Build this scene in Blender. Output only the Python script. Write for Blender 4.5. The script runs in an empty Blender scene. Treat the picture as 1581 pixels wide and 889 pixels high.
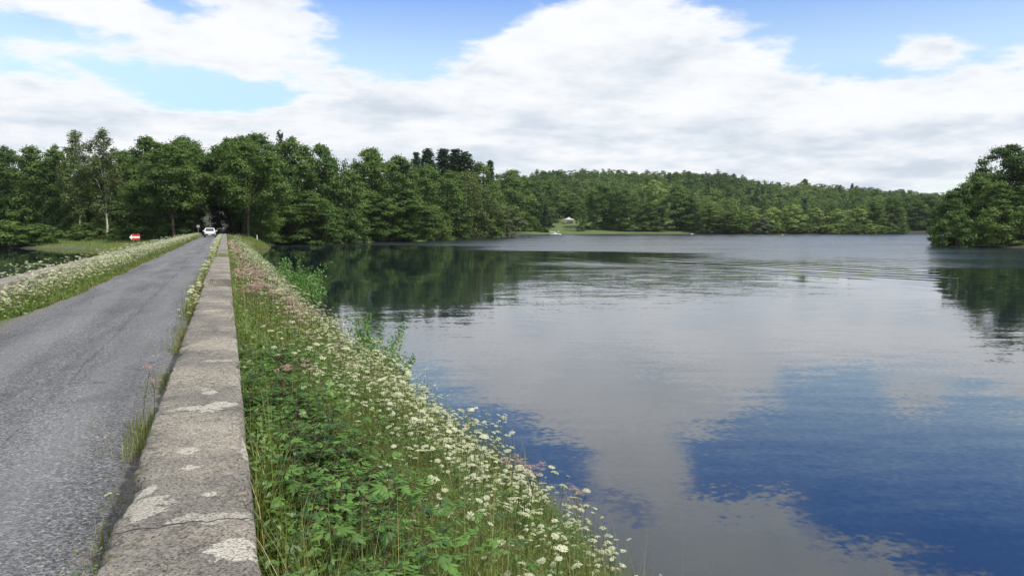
import bpy, bmesh, math, random
import numpy as np
from mathutils import Vector, Matrix
R_ = math.radians
rng = np.random.default_rng(11)
random.seed(11)
scene = bpy.context.scene
COL = scene.collection

# ------------------------------------------------------------------ camera
F_PX, CX, CY, HOR = 1230.0, 790.5, 444.5, 348.0     # focal length, centre and horizon of the photograph in its own pixels
PITCH = math.atan((CY - HOR) / F_PX)
YAW = R_(19.72)                                       # the road runs along +Y, the lens looks to the right of it
CAM_Z = 4.0                                           # water level is z = 0
cam_d = bpy.data.cameras.new('camera')
cam = bpy.data.objects.new('camera', cam_d)
COL.objects.link(cam)
cam_d.sensor_width = 36.0
cam_d.lens = 36.0 * F_PX / 1581.0
cam_d.clip_start = 0.05
cam_d.clip_end = 12000
cam.location = (0, 0, CAM_Z)
cam.rotation_euler = (R_(90) - PITCH, 0, -YAW)
scene.camera = cam

# ------------------------------------------------------------------ render settings and exposure
scene.render.engine = 'CYCLES'
cy = scene.cycles
cy.use_denoising = True
cy.max_bounces = 6; cy.diffuse_bounces = 3; cy.glossy_bounces = 3
cy.transmission_bounces = 3; cy.transparent_max_bounces = 4; cy.volume_bounces = 0
cy.caustics_reflective = False; cy.caustics_refractive = False
cy.sample_clamp_indirect = 6.0
vs = scene.view_settings
vs.view_transform = 'Standard'; vs.look = 'None'; vs.gamma = 1.0; vs.use_curve_mapping = False
vs.exposure = 0.30

# ------------------------------------------------------------------ node helper
class NT:
    """Small wrapper to write shader node trees as expressions."""
    def __init__(self, tree):
        self.t = tree
        tree.nodes.clear()
    def node(self, kind, **kw):
        n = self.t.nodes.new(kind)
        for k, v in kw.items():
            setattr(n, k, v)
        return n
    def put(self, sock, val):
        if isinstance(val, bpy.types.NodeSocket):
            self.t.links.new(val, sock)
        else:
            sock.default_value = val
    def m(self, op, a, b=None, c=None, clamp=False):
        n = self.node('ShaderNodeMath', operation=op, use_clamp=clamp)
        self.put(n.inputs[0], a)
        if b is not None: self.put(n.inputs[1], b)
        if c is not None: self.put(n.inputs[2], c)
        return n.outputs[0]
    def add(self, *a):
        r = a[0]
        for x in a[1:]: r = self.m('ADD', r, x)
        return r
    def mul(self, *a):
        r = a[0]
        for x in a[1:]: r = self.m('MULTIPLY', r, x)
        return r
    def sub(self, a, b): return self.m('SUBTRACT', a, b)
    def vm(self, op, a, b=None, scale=None):
        n = self.node('ShaderNodeVectorMath', operation=op)
        self.put(n.inputs[0], a)
        if b is not None: self.put(n.inputs[1], b)
        if scale is not None: self.put(n.inputs['Scale'], scale)
        return n.outputs['Value'] if op in ('DOT_PRODUCT', 'LENGTH', 'DISTANCE') else n.outputs['Vector']
    def sep(self, v):
        n = self.node('ShaderNodeSeparateXYZ'); self.put(n.inputs[0], v); return n.outputs
    def comb(self, x, y, z):
        n = self.node('ShaderNodeCombineXYZ')
        for i, q in enumerate((x, y, z)): self.put(n.inputs[i], q)
        return n.outputs[0]
    def noise(self, vec, scale, detail=3, rough=0.55, dist=0.0, color=False, typ=None):
        n = self.node('ShaderNodeTexNoise')
        self.put(n.inputs['Vector'], vec)
        n.inputs['Scale'].default_value = scale; n.inputs['Detail'].default_value = detail
        n.inputs['Roughness'].default_value = rough; n.inputs['Distortion'].default_value = dist
        return n.outputs['Color' if color else 'Fac']
    def voro(self, vec, scale, out='Distance', feature='F1'):
        n = self.node('ShaderNodeTexVoronoi', feature=feature)
        self.put(n.inputs['Vector'], vec); n.inputs['Scale'].default_value = scale
        return n.outputs[out]
    def smooth(self, x, lo, hi, to0=0.0, to1=1.0):
        n = self.node('ShaderNodeMapRange', interpolation_type='SMOOTHSTEP')
        self.put(n.inputs[0], x); self.put(n.inputs[1], lo); self.put(n.inputs[2], hi)
        self.put(n.inputs[3], to0); self.put(n.inputs[4], to1)
        return n.outputs[0]
    def mix(self, f, a, b, blend='MIX'):
        n = self.node('ShaderNodeMix', data_type='RGBA', blend_type=blend)
        self.put(n.inputs[0], f)
        for i, q in ((6, a), (7, b)):
            self.put(n.inputs[i], q if isinstance(q, bpy.types.NodeSocket) else (q[0], q[1], q[2], 1.0))
        return n.outputs[2]

def new_mat(name):
    m = bpy.data.materials.new(name); m.use_nodes = True
    nt = NT(m.node_tree)
    return m, nt
def out_surface(nt, sh):
    o = nt.node('ShaderNodeOutputMaterial'); nt.t.links.new(sh, o.inputs['Surface'])

# ------------------------------------------------------------------ sky, clouds and sun
SUN_EL, SUN_AZ = R_(52), R_(19.72 + 122)              # azimuth measured from +Y towards +X: over the right shoulder
world = bpy.data.worlds.new('World'); scene.world = world; world.use_nodes = True
wn = NT(world.node_tree)
SKY_STRENGTH = 0.10
sky = wn.node('ShaderNodeTexSky', sky_type='NISHITA')
sky.sun_disc = False; sky.sun_elevation = SUN_EL; sky.sun_rotation = SUN_AZ
sky.air_density = 1.0; sky.dust_density = 0.6; sky.ozone_density = 1.6; sky.altitude = 200
gen = wn.node('ShaderNodeTexCoord').outputs['Generated']
dx, dy, dz = wn.sep(wn.vm('NORMALIZE', gen))
az = wn.mul(wn.m('ARCTAN2', dx, dy), 180 / math.pi)
el = wn.mul(wn.m('ARCSINE', dz), 180 / math.pi)
den = wn.add(wn.m('MAXIMUM', dz, 0.0), 0.16)
P = wn.comb(wn.m('DIVIDE', dx, den), wn.m('DIVIDE', dy, den), 0.0)
n1 = wn.noise(P, 1.7, 9, 0.58, 0.0)
n2 = wn.noise(wn.vm('ADD', P, (7.3, 2.1, 4.0)), 2.2, 9, 0.6, 0.0)
n3 = wn.noise(wn.vm('ADD', P, (1.7, 9.1, 2.0)), 0.9, 6, 0.55, 0.0)
def sky_dir(x, y):
    return (math.degrees(math.atan((x - CX) / F_PX) + YAW),
            math.degrees(math.atan((HOR - y) / math.hypot(F_PX, x - CX))))
def blob(x, y, wx, wy, amp, tilt=0.0):
    """soft elliptical opening (or thickening) of the cloud cover round one direction of the sky"""
    a0, e0 = sky_dir(x, y)
    k = math.degrees(1 / F_PX)
    sx, sy = wx * k, wy * k
    u, v = wn.sub(az, a0), wn.sub(el, e0)
    c, s = math.cos(R_(tilt)), math.sin(R_(tilt))
    u2 = wn.mul(wn.add(wn.mul(u, c), wn.mul(v, s)), 1 / sx)
    v2 = wn.mul(wn.add(wn.mul(u, -s), wn.mul(v, c)), 1 / sy)
    r2 = wn.add(wn.mul(u2, u2), wn.mul(v2, v2))
    return wn.mul(wn.m('POWER', 2.7183, wn.mul(r2, -1.0)), amp)
gaps = [  # photograph direction, half widths, depth
    (625, 35, 125, 55, -0.52, 12), (600, 85, 70, 22, -0.25, 10),
    (220, 122, 190, 26, -0.40, -4), (330, 150, 80, 20, -0.25, 0), (60, 50, 130, 14, -0.26, 0), (275, 12, 40, 20, -0.36, 0),
    (1290, 85, 75, 60, -0.48, 25), (1275, 10, 90, 40, -0.30, 0), (1530, 25, 110, 45, -0.45, 10), (1440, 115, 110, 16, -0.26, 0),
    (690, 55, 90, 45, -0.3, 20), (880, -45, 210, 50, -0.62, 20), (1125, -34, 62, 46, -0.6, 0), (1500, -70, 190, 85, -0.6, 20), (1330, -20, 110, 60, -0.45, 0), (1600, -60, 150, 140, -0.4, 0),
    (1400, 55, 85, 42, 0.42, 15), (390, 55, 130, 42, 0.20, -4), (70, 75, 90, 24, 0.12, 0), (1000, 120, 300, 110, 0.25, 6),
    (1080, -165, 240, 75, 0.35, 10), (740, -160, 260, 70, 0.3, 0), (620, 240, 900, 60, 0.30, 0), (1450, 180, 260, 55, 0.25, 0), (110, 20, 120, 20, 0.12, 0),
    (1570, 95, 90, 22, 0.22, 8),
]
cover = wn.add(wn.mul(wn.sub(n1, 0.385), 1.5), wn.mul(wn.sub(wn.noise(wn.vm('ADD', P, (8.3, 0.1, 1.0)), 4.6, 8, 0.62, 0.0), 0.5), 0.75))
for g in gaps: cover = wn.add(cover, blob(*g))
cl = wn.smooth(cover, -0.12, 0.17)
cl = wn.m('MAXIMUM', cl, wn.smooth(el, 3.5, 0.5))
greys = [(1290, 235, 250, 22, 0.26, 4), (960, 225, 150, 26, 0.22, 8), (800, 205, 130, 30, 0.22, 20), (880, 130, 140, 40, 0.12, 0), (1150, 248, 110, 20, 0.2, 0),
         (1420, 258, 90, 10, 0.22, 0), (560, 108, 90, 20, 0.10, 0), (440, 5, 90, 14, 0.14, 0), (640, 170, 200, 12, 0.12, 0),
         (1000, -150, 420, 110, -0.05, 0), (1000, 60, 260, 60, -0.14, 0), (780, 90, 90, 40, -0.08, 0), (1350, 165, 200, 28, -0.2, 0), (1220, 130, 160, 50, -0.12, 0), (390, 62, 90, 26, -0.2, 0)]
n4 = wn.noise(wn.vm('ADD', P, (3.3, 5.1, 8.0)), 6.5, 6, 0.6, 0.0)
gr = wn.add(wn.mul(wn.sub(n2, 0.5), 1.9), wn.mul(wn.sub(n3, 0.5), 1.0), wn.mul(wn.sub(n4, 0.5), 0.7), 0.25)
for g in greys: gr = wn.add(gr, blob(*g))
gr = wn.mul(gr, wn.smooth(cover, 0.02, 0.22))
gr = wn.smooth(gr, -0.05, 0.85)
lum = 1.0 / SKY_STRENGTH
ccol = wn.mix(gr, (0.80 * lum, 0.815 * lum, 0.84 * lum), (0.52 * lum, 0.585 * lum, 0.66 * lum))
blue = wn.mix(1.0, sky.outputs[0], wn.mix(wn.smooth(el, 10, 21), wn.mix(wn.smooth(el, 6, 12), (1.30, 1.36, 1.46), (1.95, 1.78, 1.60)), (0.50, 0.92, 1.75)), 'MULTIPLY')
full = wn.mix(cl, blue, ccol)
bg = wn.node('ShaderNodeBackground'); bg.inputs['Strength'].default_value = SKY_STRENGTH
wn.put(bg.inputs['Color'], full)
wo = wn.node('ShaderNodeOutputWorld'); wn.t.links.new(bg.outputs[0], wo.inputs['Surface'])
world.cycles.sampling_method = 'MANUAL'; world.cycles.sample_map_resolution = 512

sun_d = bpy.data.lights.new('sun', 'SUN')
sun_d.energy = 3.3; sun_d.angle = R_(3.0); sun_d.color = (1.0, 0.95, 0.87)
sun = bpy.data.objects.new('sun', sun_d); COL.objects.link(sun)
sd = Vector((math.sin(SUN_AZ) * math.cos(SUN_EL), math.cos(SUN_AZ) * math.cos(SUN_EL), math.sin(SUN_EL)))
sun.rotation_euler = (-sd).to_track_quat('-Z', 'Y').to_euler()
sun.location = (40, -40, 60)

# ------------------------------------------------------------------ photograph ray -> place in the world
_F = np.array([math.sin(YAW) * math.cos(PITCH), math.cos(YAW) * math.cos(PITCH), -math.sin(PITCH)])
_R = np.array([math.cos(YAW), -math.sin(YAW), 0.0])
_U = np.cross(_R, _F)
_A = np.array([math.sin(YAW), math.cos(YAW), 0.0])
def ray(x, y): return _F * F_PX + _R * (x - CX) + _U * (CY - y)
def at_z(x, y, z):
    d = ray(x, y); k = (z - CAM_Z) / d[2]
    return np.array([0, 0, CAM_Z]) + d * k
def at_depth(x, y, dep):
    d = ray(x, y); k = dep / float(d @ _A)
    return np.array([0, 0, CAM_Z]) + d * k

# ------------------------------------------------------------------ tags and mesh builders
def tag(o, label=None, cat=None, group=None, kind=None):
    if label: o['label'] = label
    if cat: o['category'] = cat
    if group: o['group'] = group
    if kind: o['kind'] = kind
    return o
def empty(name, loc=(0, 0, 0), rz=0.0, label=None, cat=None, group=None):
    o = bpy.data.objects.new(name, None); COL.objects.link(o)
    o.location = loc; o.rotation_euler = (0, 0, rz); o.empty_display_size = 0.2
    return tag(o, label, cat, group)
def copy_tree(o, parent=None):
    c = o.copy(); COL.objects.link(c)
    if parent is not None: c.parent = parent
    for ch in list(o.children): copy_tree(ch, c)
    return c

def vnoise(x, y, seed=0):
    """smooth lattice noise in 0..1 (numpy)"""
    x = np.asarray(x, float); y = np.asarray(y, float)
    xi = np.floor(x).astype(np.int64); yi = np.floor(y).astype(np.int64)
    xf = x - xi; yf = y - yi
    def h(a, b):
        n = (a * 374761393 + b * 668265263 + seed * 2147483647) & 0x7fffffff
        n = ((n ^ (n >> 13)) * 1274126177) & 0x7fffffff
        return ((n ^ (n >> 16)) & 0xffff) / 65535.0
    u = xf * xf * (3 - 2 * xf); v = yf * yf * (3 - 2 * yf)
    return (h(xi, yi) * (1 - u) + h(xi + 1, yi) * u) * (1 - v) + (h(xi, yi + 1) * (1 - u) + h(xi + 1, yi + 1) * u) * v
def fbm(x, y, seed=0, oct=4):
    s, a, t = 0.0, 0.5, 0.0
    for i in range(oct):
        s = s + a * vnoise(np.asarray(x) * 2 ** i, np.asarray(y) * 2 ** i, seed + i); t += a; a *= 0.5
    return s / t

class Soup:
    """polygons gathered as numpy arrays, linked as ONE mesh object"""
    def __init__(self): self.b = []
    def add(self, v, shade=0.5, mat=0):
        v = np.asarray(v, float)
        if v.ndim == 2: v = v[None]
        n = v.shape[0]
        self.b.append((v, np.broadcast_to(np.asarray(shade, float), (n,)).copy(), np.full(n, mat, np.int32)))
        return self
    def merge(self, other, M=None, shade=None):
        """other's polygons placed by one or many 4x4 matrices"""
        for v, s, m in other.b:
            if M is None: self.b.append((v, s, m)); continue
            M = np.asarray(M)
            if M.ndim == 2: M = M[None]
            k = v.shape[1]; flat = v.reshape(-1, 3)
            w = np.einsum('aij,pj->api', M[:, :3, :3], flat) + M[:, None, :3, 3]
            w = w.reshape(-1, k, 3)
            ss = np.tile(s, len(M))
            if shade is not None: ss = np.clip(ss + np.repeat(shade, len(s)), 0, 1)
            self.b.append((w, ss, np.tile(m, len(M))))
        return self
    def mesh(self, name, mats, smooth=False):
        me = bpy.data.meshes.new(name)
        nv = sum(v.shape[0] * v.shape[1] for v, s, m in self.b)
        npoly = sum(v.shape[0] for v, s, m in self.b)
        co = np.concatenate([v.reshape(-1, 3) for v, s, m in self.b])
        tot = np.concatenate([np.full(v.shape[0], v.shape[1], np.int32) for v, s, m in self.b])
        st = np.concatenate([[0], np.cumsum(tot)[:-1]]).astype(np.int32)
        me.vertices.add(nv); me.vertices.foreach_set('co', co.ravel().astype(np.float32))
        me.loops.add(nv); me.loops.foreach_set('vertex_index', np.arange(nv, dtype=np.int32))
        me.polygons.add(npoly); me.polygons.foreach_set('loop_start', st)
        try: me.polygons.foreach_set('loop_total', tot)
        except Exception: pass
        for m in (mats if isinstance(mats, (list, tuple)) else [mats]): me.materials.append(m)
        me.polygons.foreach_set('material_index', np.concatenate([m for v, s, m in self.b]))
        at = me.attributes.new('shade', 'FLOAT', 'FACE')
        at.data.foreach_set('value', np.concatenate([s for v, s, m in self.b]).astype(np.float32))
        me.update(calc_edges=True); me.validate()
        return me
    def build(self, name, mats, parent=None):
        return link(name, self.mesh(name, mats), parent)
def link(name, me, parent=None, loc=None):
    o = bpy.data.objects.new(name, me); COL.objects.link(o)
    if parent is not None: o.parent = parent
    if loc is not None: o.location = loc
    return o

def unit(v): return v / np.maximum(np.linalg.norm(v, axis=-1, keepdims=True), 1e-9)
def rand_dir(r, n): return unit(r.normal(size=(n, 3)))
def leaf_polys(c, nrm, L, W, r, fold=False):
    """one pointed leaf face per centre, lying across its normal"""
    n = len(c); nrm = unit(nrm)
    a = unit(np.cross(nrm, rand_dir(r, n))); b = np.cross(nrm, a)
    L = np.asarray(L).reshape(-1, 1) * 0.5; W = np.asarray(W).reshape(-1, 1) * 0.5
    return np.stack([c - a * L, c + b * W - a * L * 0.1, c + a * L, c - b * W - a * L * 0.1], 1)
def tube(pts, rad, seg=6, cap=False):
    """quads of a tapered tube along a polyline"""
    pts = np.asarray(pts, float); rad = np.broadcast_to(np.asarray(rad, float), (len(pts),))
    t = np.gradient(pts, axis=0); t = unit(t)
    ref = np.where(np.abs(t[:, 2:3]) > 0.9, np.array([[1.0, 0, 0]]), np.array([[0, 0, 1.0]]))
    u = unit(np.cross(t, ref)); w = np.cross(t, u)
    for i in range(1, len(u)):
        if (u[i] @ u[i - 1]) < 0: u[i] *= -1; w[i] *= -1
    an = np.linspace(0, 2 * math.pi, seg, endpoint=False)
    ring = pts[:, None] + rad[:, None, None] * (np.cos(an)[None, :, None] * u[:, None] + np.sin(an)[None, :, None] * w[:, None])
    a, b = ring[:-1], ring[1:]
    q = np.stack([a, np.roll(a, -1, 1), np.roll(b, -1, 1), b], 2)
    return q.reshape(-1, 4, 3)
def mats4(loc, rz=None, s=None, tilt=None):
    """many placing matrices: location, turn about z, scale, optional lean (vector)"""
    loc = np.asarray(loc, float); n = len(loc)
    rz = np.zeros(n) if rz is None else rz
    s = np.ones(n) if s is None else s
    M = np.zeros((n, 4, 4)); c, q = np.cos(rz), np.sin(rz)
    M[:, 0, 0] = c; M[:, 0, 1] = -q; M[:, 1, 0] = q; M[:, 1, 1] = c; M[:, 2, 2] = 1; M[:, 3, 3] = 1
    if tilt is not None:
        z = unit(np.concatenate([tilt, np.ones((n, 1))], 1)); x = unit(np.cross(np.array([[0, 1.0, 0]]), z)); y = np.cross(z, x)
        T = np.stack([x, y, z], 2); M[:, :3, :3] = np.einsum('aij,ajk->aik', T, M[:, :3, :3])
    M[:, :3, :3] *= np.asarray(s)[:, None, None]
    M[:, :3, 3] = loc
    return M
def grid_mesh(name, V, mat):
    """V: (n, m, 3) vertex grid as a smooth sheet"""
    n, m = V.shape[:2]
    idx = np.arange(n * m).reshape(n, m)
    f = np.stack([idx[:-1, :-1], idx[1:, :-1], idx[1:, 1:], idx[:-1, 1:]], -1).reshape(-1, 4)
    me = bpy.data.meshes.new(name)
    me.vertices.add(n * m); me.vertices.foreach_set('co', V.reshape(-1).astype(np.float32))
    me.loops.add(f.size); me.loops.foreach_set('vertex_index', f.ravel().astype(np.int32))
    me.polygons.add(len(f)); me.polygons.foreach_set('loop_start', (np.arange(len(f)) * 4).astype(np.int32))
    try: me.polygons.foreach_set('loop_total', np.full(len(f), 4, np.int32))
    except Exception: pass
    me.polygons.foreach_set('use_smooth', np.ones(len(f), bool))
    me.materials.append(mat)
    me.update(calc_edges=True); me.validate()
    return me

# ================================================================== THE SETTING
def shore(pts): return [tuple(at_z(x, y, 0)[:2]) for x, y in pts]
right_lake = [(3.8, -260), (3.8, 8), (3.4, 24), (3.4, 128)] + shore([(412, 379), (440, 377.6), (500, 376.5), (560, 375), (600, 372.5), (660, 370.5), (740, 368), (775, 366.6), (797, 366)]) \
    + shore([(803, 363.2), (830, 362.2), (860, 361.6), (1000, 361.4), (1100, 361.6), (1250, 361.6), (1385, 361.0), (1392, 360.0), (1440, 359.6), (1475, 359.8), (1490, 362)]) \
    + shore([(1475, 368), (1450, 375), (1452, 379), (1500, 381), (1560, 383), (1640, 385), (1800, 389)]) + [(220, 20), (230, -260)]
left_lake = [(-9.0, -260), (-9.0, 55), (-9.3, 78)] + shore([(205, 392), (180, 391), (150, 387.5), (120, 385), (60, 384), (0, 383), (-90, 383), (-260, 384), (-600, 392)]) + [(-260, 60), (-260, -260)]

def signed_dist(px, py, poly):
    """distance to a closed outline, positive outside"""
    P0 = np.array(poly); P1 = np.roll(P0, -1, 0)
    px = np.asarray(px, float); py = np.asarray(py, float)
    best = np.full(px.shape, 1e18); inside = np.zeros(px.shape, bool)
    for (ax, ay), (bx, by) in zip(P0, P1):
        ex, ey = bx - ax, by - ay
        t = np.clip(((px - ax) * ex + (py - ay) * ey) / (ex * ex + ey * ey + 1e-12), 0, 1)
        best = np.minimum(best, (px - ax - t * ex) ** 2 + (py - ay - t * ey) ** 2)
        cond = ((ay > py) != (by > py)) & (px < ex * (py - ay) / (ey if abs(ey) > 1e-9 else 1e-9) + ax)
        inside ^= cond
    return np.where(inside, -1.0, 1.0) * np.sqrt(best)
def sstep(x, a, b):
    t = np.clip((x - a) / (b - a), 0, 1); return t * t * (3 - 2 * t)
def road_z(y):
    y = np.asarray(y, float)
    return 2.15 + 8.5 * sstep(y, 150, 400) + 4 * sstep(y, 380, 700)
ROAD_X = -2.2
def terrain_z(x, y):
    x = np.asarray(x, float); y = np.asarray(y, float)
    s = np.minimum(signed_dist(x, y, right_lake), signed_dist(x, y, left_lake))
    wob = (fbm(x * 0.11, y * 0.11, 5) - 0.5)
    s = s + wob * 2.5 * sstep(np.abs(s), 0, 6)
    land = 0.9 * (1 - np.exp(-np.maximum(s, 0) / 5.0)) + 0.035 * np.clip(s, 0, 60) + wob * 0.5 * sstep(s, 2, 12)
    z = np.where(s > 0, land, np.maximum(0.28 * s, -4.0))
    # the hill beyond the far shore and the open lawn at its foot
    dep = x * _A[0] + y * _A[1]; lat = x * _R[0] + y * _R[1]
    px = CX + F_PX * lat / np.maximum(dep, 1.0)
    hh = np.interp(px, [500, 700, 800, 900, 1100, 1300, 1450, 1600, 1900], [12, 18, 27, 27.5, 24.5, 18.5, 13, 10, 10])
    hill = hh * sstep(dep, 420, 660) * sstep(s, 0, 60)
    lawn = 5.0 * sstep(dep, 372, 445) * sstep(px, 790, 850) * (1 - sstep(px, 1110, 1200)) * sstep(s, 0, 20)
    z = z + np.where(dep > 200, hill + lawn, 0)
    # let the road through
    k = (1 - sstep(np.abs(x - ROAD_X), 3.5, 12)) * sstep(y, 122, 150) * (s > -50)
    z = z * (1 - k) + (road_z(y) - 0.10) * k
    # keep under the causeway
    c = (1 - sstep(np.abs(x + 2.4), 9, 13)) * (1 - sstep(y, 134, 150)) * (s > 0)
    return np.where(c > 0.5, np.minimum(z, -0.3), z)

# ---- materials of the setting
def ground_mat():
    m, n = new_mat('ground_grass_and_soil')
    pos = n.node('ShaderNodeNewGeometry').outputs['Position']
    a = n.noise(pos, 0.12, 5); b = n.noise(pos, 1.7, 5); c = n.noise(pos, 9.0, 3)
    lawn = n.node('ShaderNodeAttribute', attribute_name='lawn').outputs['Fac']
    col = n.mix(n.smooth(a, 0.35, 0.65), (0.075, 0.135, 0.030), (0.12, 0.155, 0.042))
    col = n.mix(n.smooth(b, 0.45, 0.75), col, (0.15, 0.15, 0.06))
    col = n.mix(n.mul(n.smooth(c, 0.3, 0.7), 0.5), col, (0.05, 0.085, 0.022))
    floor = n.mix(n.smooth(b, 0.35, 0.7), (0.030, 0.030, 0.015), (0.052, 0.046, 0.026))
    col = n.mix(lawn, floor, col)
    z = n.sep(pos)[2]
    edge = n.smooth(n.add(z, n.mul(n.sub(b, 0.5), 0.3)), 0.22, 0.06)
    col = n.mix(edge, col, n.mix(lawn, (0.035, 0.032, 0.022), (0.085, 0.075, 0.05)))
    d = n.node('ShaderNodeBsdfPrincipled'); n.put(d.inputs['Base Color'], col); d.inputs['Roughness'].default_value = 0.95
    bp = n.node('ShaderNodeBump'); bp.inputs['Strength'].default_value = 0.6; bp.inputs['Distance'].default_value = 0.15
    n.put(bp.inputs['Height'], n.add(b, n.mul(c, 0.4))); n.put(d.inputs['Normal'], bp.outputs[0])
    out_surface(n, d.outputs[0]); return m
M_GROUND = ground_mat()

def spaced(breaks):
    out = []
    for a, b, st in breaks: out += list(np.arange(a, b, st))
    return np.array(out + [breaks[-1][1]])
gx = spaced([(-2600, -1000, 400), (-1000, -260, 50), (-260, 400, 3.6), (400, 900, 20), (900, 2600, 400)])
gy = spaced([(-1500, -300, 300), (-300, 60, 30), (60, 180, 3.0), (180, 460, 4.2), (460, 900, 16), (900, 3000, 400)])
GX, GY = np.meshgrid(gx, gy, indexing='ij')
SPIT = shore([(58, 386), (150, 392), (215, 396), (320, 372), (300, 363), (230, 365), (150, 369), (70, 374)])
CORNER = [(1.0, 105), (3.5, 105), (4.5, 128), (9, 156), (13, 161), (13, 168), (1.0, 158)]
def lawn_at(x, y):
    dep = x * _A[0] + y * _A[1]; px = CX + F_PX * (x * _R[0] + y * _R[1]) / np.maximum(dep, 1)
    far = sstep(dep, 340, 350) * (1 - sstep(dep, 440, 450)) * sstep(px, 795, 805) * (1 - sstep(px, 1062, 1085))
    tip = sstep(px, 690, 700) * (1 - sstep(px, 750, 770)) * sstep(dep, 225, 232) * (1 - sstep(dep, 262, 266))
    near = 1 - sstep(np.minimum(signed_dist(x, y, SPIT), signed_dist(x, y, CORNER)), -1.5, 1.5)
    return np.clip(far + near + tip, 0, 1)
terr = link('ground', grid_mesh('ground', np.stack([GX, GY, terrain_z(GX, GY)], -1), M_GROUND))
_at = terr.data.attributes.new('lawn', 'FLOAT', 'POINT'); _at.data.foreach_set('value', lawn_at(GX, GY).ravel().astype(np.float32))
tag(terr, kind='structure', label='grassy shores, forest floor and wooded hill round the lake')

# ---- water
def water_mat():
    m, n = new_mat('lake_water')
    pos = n.node('ShaderNodeNewGeometry').outputs['Position']
    x, y, z = n.sep(pos)
    cx0, cx1 = float(_R[0]), float(_R[1]); ca0, ca1 = float(_A[0]), float(_A[1])
    lane = n.comb(n.mul(n.add(n.mul(x, cx0), n.mul(y, cx1)), 0.30), n.add(n.mul(x, ca0), n.mul(y, ca1)), 0.0)   # ripples run long across the lake
    def slope(scale, k, off, detail=2, rough=0.5):
        c = n.noise(n.vm('ADD', lane if scale < 3 else pos, off), scale, detail, rough, color=True)
        return n.vm('SCALE', n.vm('SUBTRACT', c, (0.5, 0.5, 0.5)), scale=k)
    cx_, sx_ = _R[0], _R[1]                                # wind roughly across the view
    along = n.add(n.mul(x, float(_R[0])), n.mul(y, float(_R[1])))
    depth = n.add(n.mul(x, float(_A[0])), n.mul(y, float(_A[1])))
    w2 = n.comb(n.mul(along, 0.035), n.mul(depth, 0.10), 0.0)       # wind streaks, long across the view
    patch = n.noise(w2, 0.55, 4, 0.55, 0.6)
    ruffle = n.smooth(patch, 0.38, 0.62, 0.35, 1.0)
    # sheltered water under the two wooded shores stays smooth
    def lee(px_, py_, rx, ry):
        c = at_z(px_, py_, 0)
        a0 = float(c @ _R); d0 = float(c @ _A)
        u = n.mul(n.sub(along, a0), 1 / rx); v = n.mul(n.sub(depth, d0), 1 / ry)
        return n.smooth(n.add(n.mul(u, u), n.mul(v, v), n.mul(n.sub(patch, 0.5), 2.2)), 0.5, 1.4)
    calm = n.mul(lee(490, 405, 28, 62), lee(1640, 438, 20, 18), lee(60, 390, 60, 40), lee(720, 393, 36, 16))
    far = n.mul(n.smooth(depth, 16, 90, 0.17, 0.8), n.smooth(depth, 110, 230, 1.0, 0.0))
    # the wake of a boat that crossed the lake: a smooth dark lane with trailing waves
    p0, p1 = at_z(800, 393, 0)[:2], at_z(1450, 424, 0)[:2]
    t = (p1 - p0) / np.linalg.norm(p1 - p0); nn = np.array([-t[1], t[0]])
    across = n.add(n.mul(n.sub(x, float(p0[0])), float(nn[0])), n.mul(n.sub(y, float(p0[1])), float(nn[1])))
    onward = n.add(n.mul(n.sub(x, float(p0[0])), float(t[0])), n.mul(n.sub(y, float(p0[1])), float(t[1])))
    bend = n.mul(n.sub(n.noise(pos, 0.03, 2), 0.5), 9.0)
    slick = n.m('POWER', 2.7183, n.mul(n.m('POWER', n.add(across, bend, n.mul(n.sub(patch, 0.5), 16.0)), 2.0), -1 / 34.0))
    slick = n.mul(slick, n.smooth(onward, -70, -10), n.smooth(onward, 62, 18))
    calm = n.mul(calm, n.sub(1.0, n.mul(slick, 0.96)))
    amp = n.mul(n.mul(ruffle, calm), far)
    amp = n.add(amp, n.smooth(depth, 100, 200, 0.07, 0.01))
    s = n.vm('ADD', slope(2.2, 0.16, (3, 7, 1)), n.vm('ADD', slope(8.0, 0.20, (13, 2, 5)), slope(0.8, 0.11, (1, 4, 8))))
    s = n.vm('SCALE', s, scale=amp)
    # a gentle old swell everywhere
    s = n.vm('ADD', s, slope(0.22, 0.012, (31, 17, 3), 1))
    ac = n.add(across, bend, n.mul(n.sub(n.noise(n.comb(n.mul(across, 0.25), n.mul(onward, 0.05), 0.0), 1.0, 3, 0.6), 0.5), 4.0))
    env = n.m('POWER', 2.7183, n.mul(n.mul(ac, ac), -1 / 150.0))
    env = n.mul(env, n.smooth(onward, -50, 10), n.smooth(onward, 100, 40, 0.25, 1.0), n.smooth(n.noise(n.comb(n.mul(across, 0.22), n.mul(onward, 0.035), 5.0), 1.0, 4, 0.6), 0.40, 0.62, 0.0, 1.0))
    wave = n.mul(n.m('SINE', n.mul(ac, 2 * math.pi / 3.0)), env, 0.045)
    s = n.vm('ADD', s, n.comb(n.mul(wave, float(nn[0])), n.mul(wave, float(nn[1])), 0.0))
    sx, sy, sz = n.sep(s)
    nor = n.vm('NORMALIZE', n.comb(sx, sy, 1.0))
    d = n.node('ShaderNodeBsdfPrincipled')
    d.distribution = 'MULTI_GGX'
    d.inputs['Base Color'].default_value = (0.006, 0.013, 0.020, 1); n.put(d.inputs['Roughness'], n.add(0.03, n.mul(n.smooth(depth, 22, 165, 0.03, 0.28), calm, n.add(0.45, n.mul(ruffle, 0.55)))))
    d.inputs['IOR'].default_value = 1.58
    n.put(d.inputs['Normal'], nor)
    out_surface(n, d.outputs[0]); return m
wv = np.array([[[-2500, -1400, 0], [-2500, 2900, 0]], [[2500, -1400, 0], [2500, 2900, 0]]], float)
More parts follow.
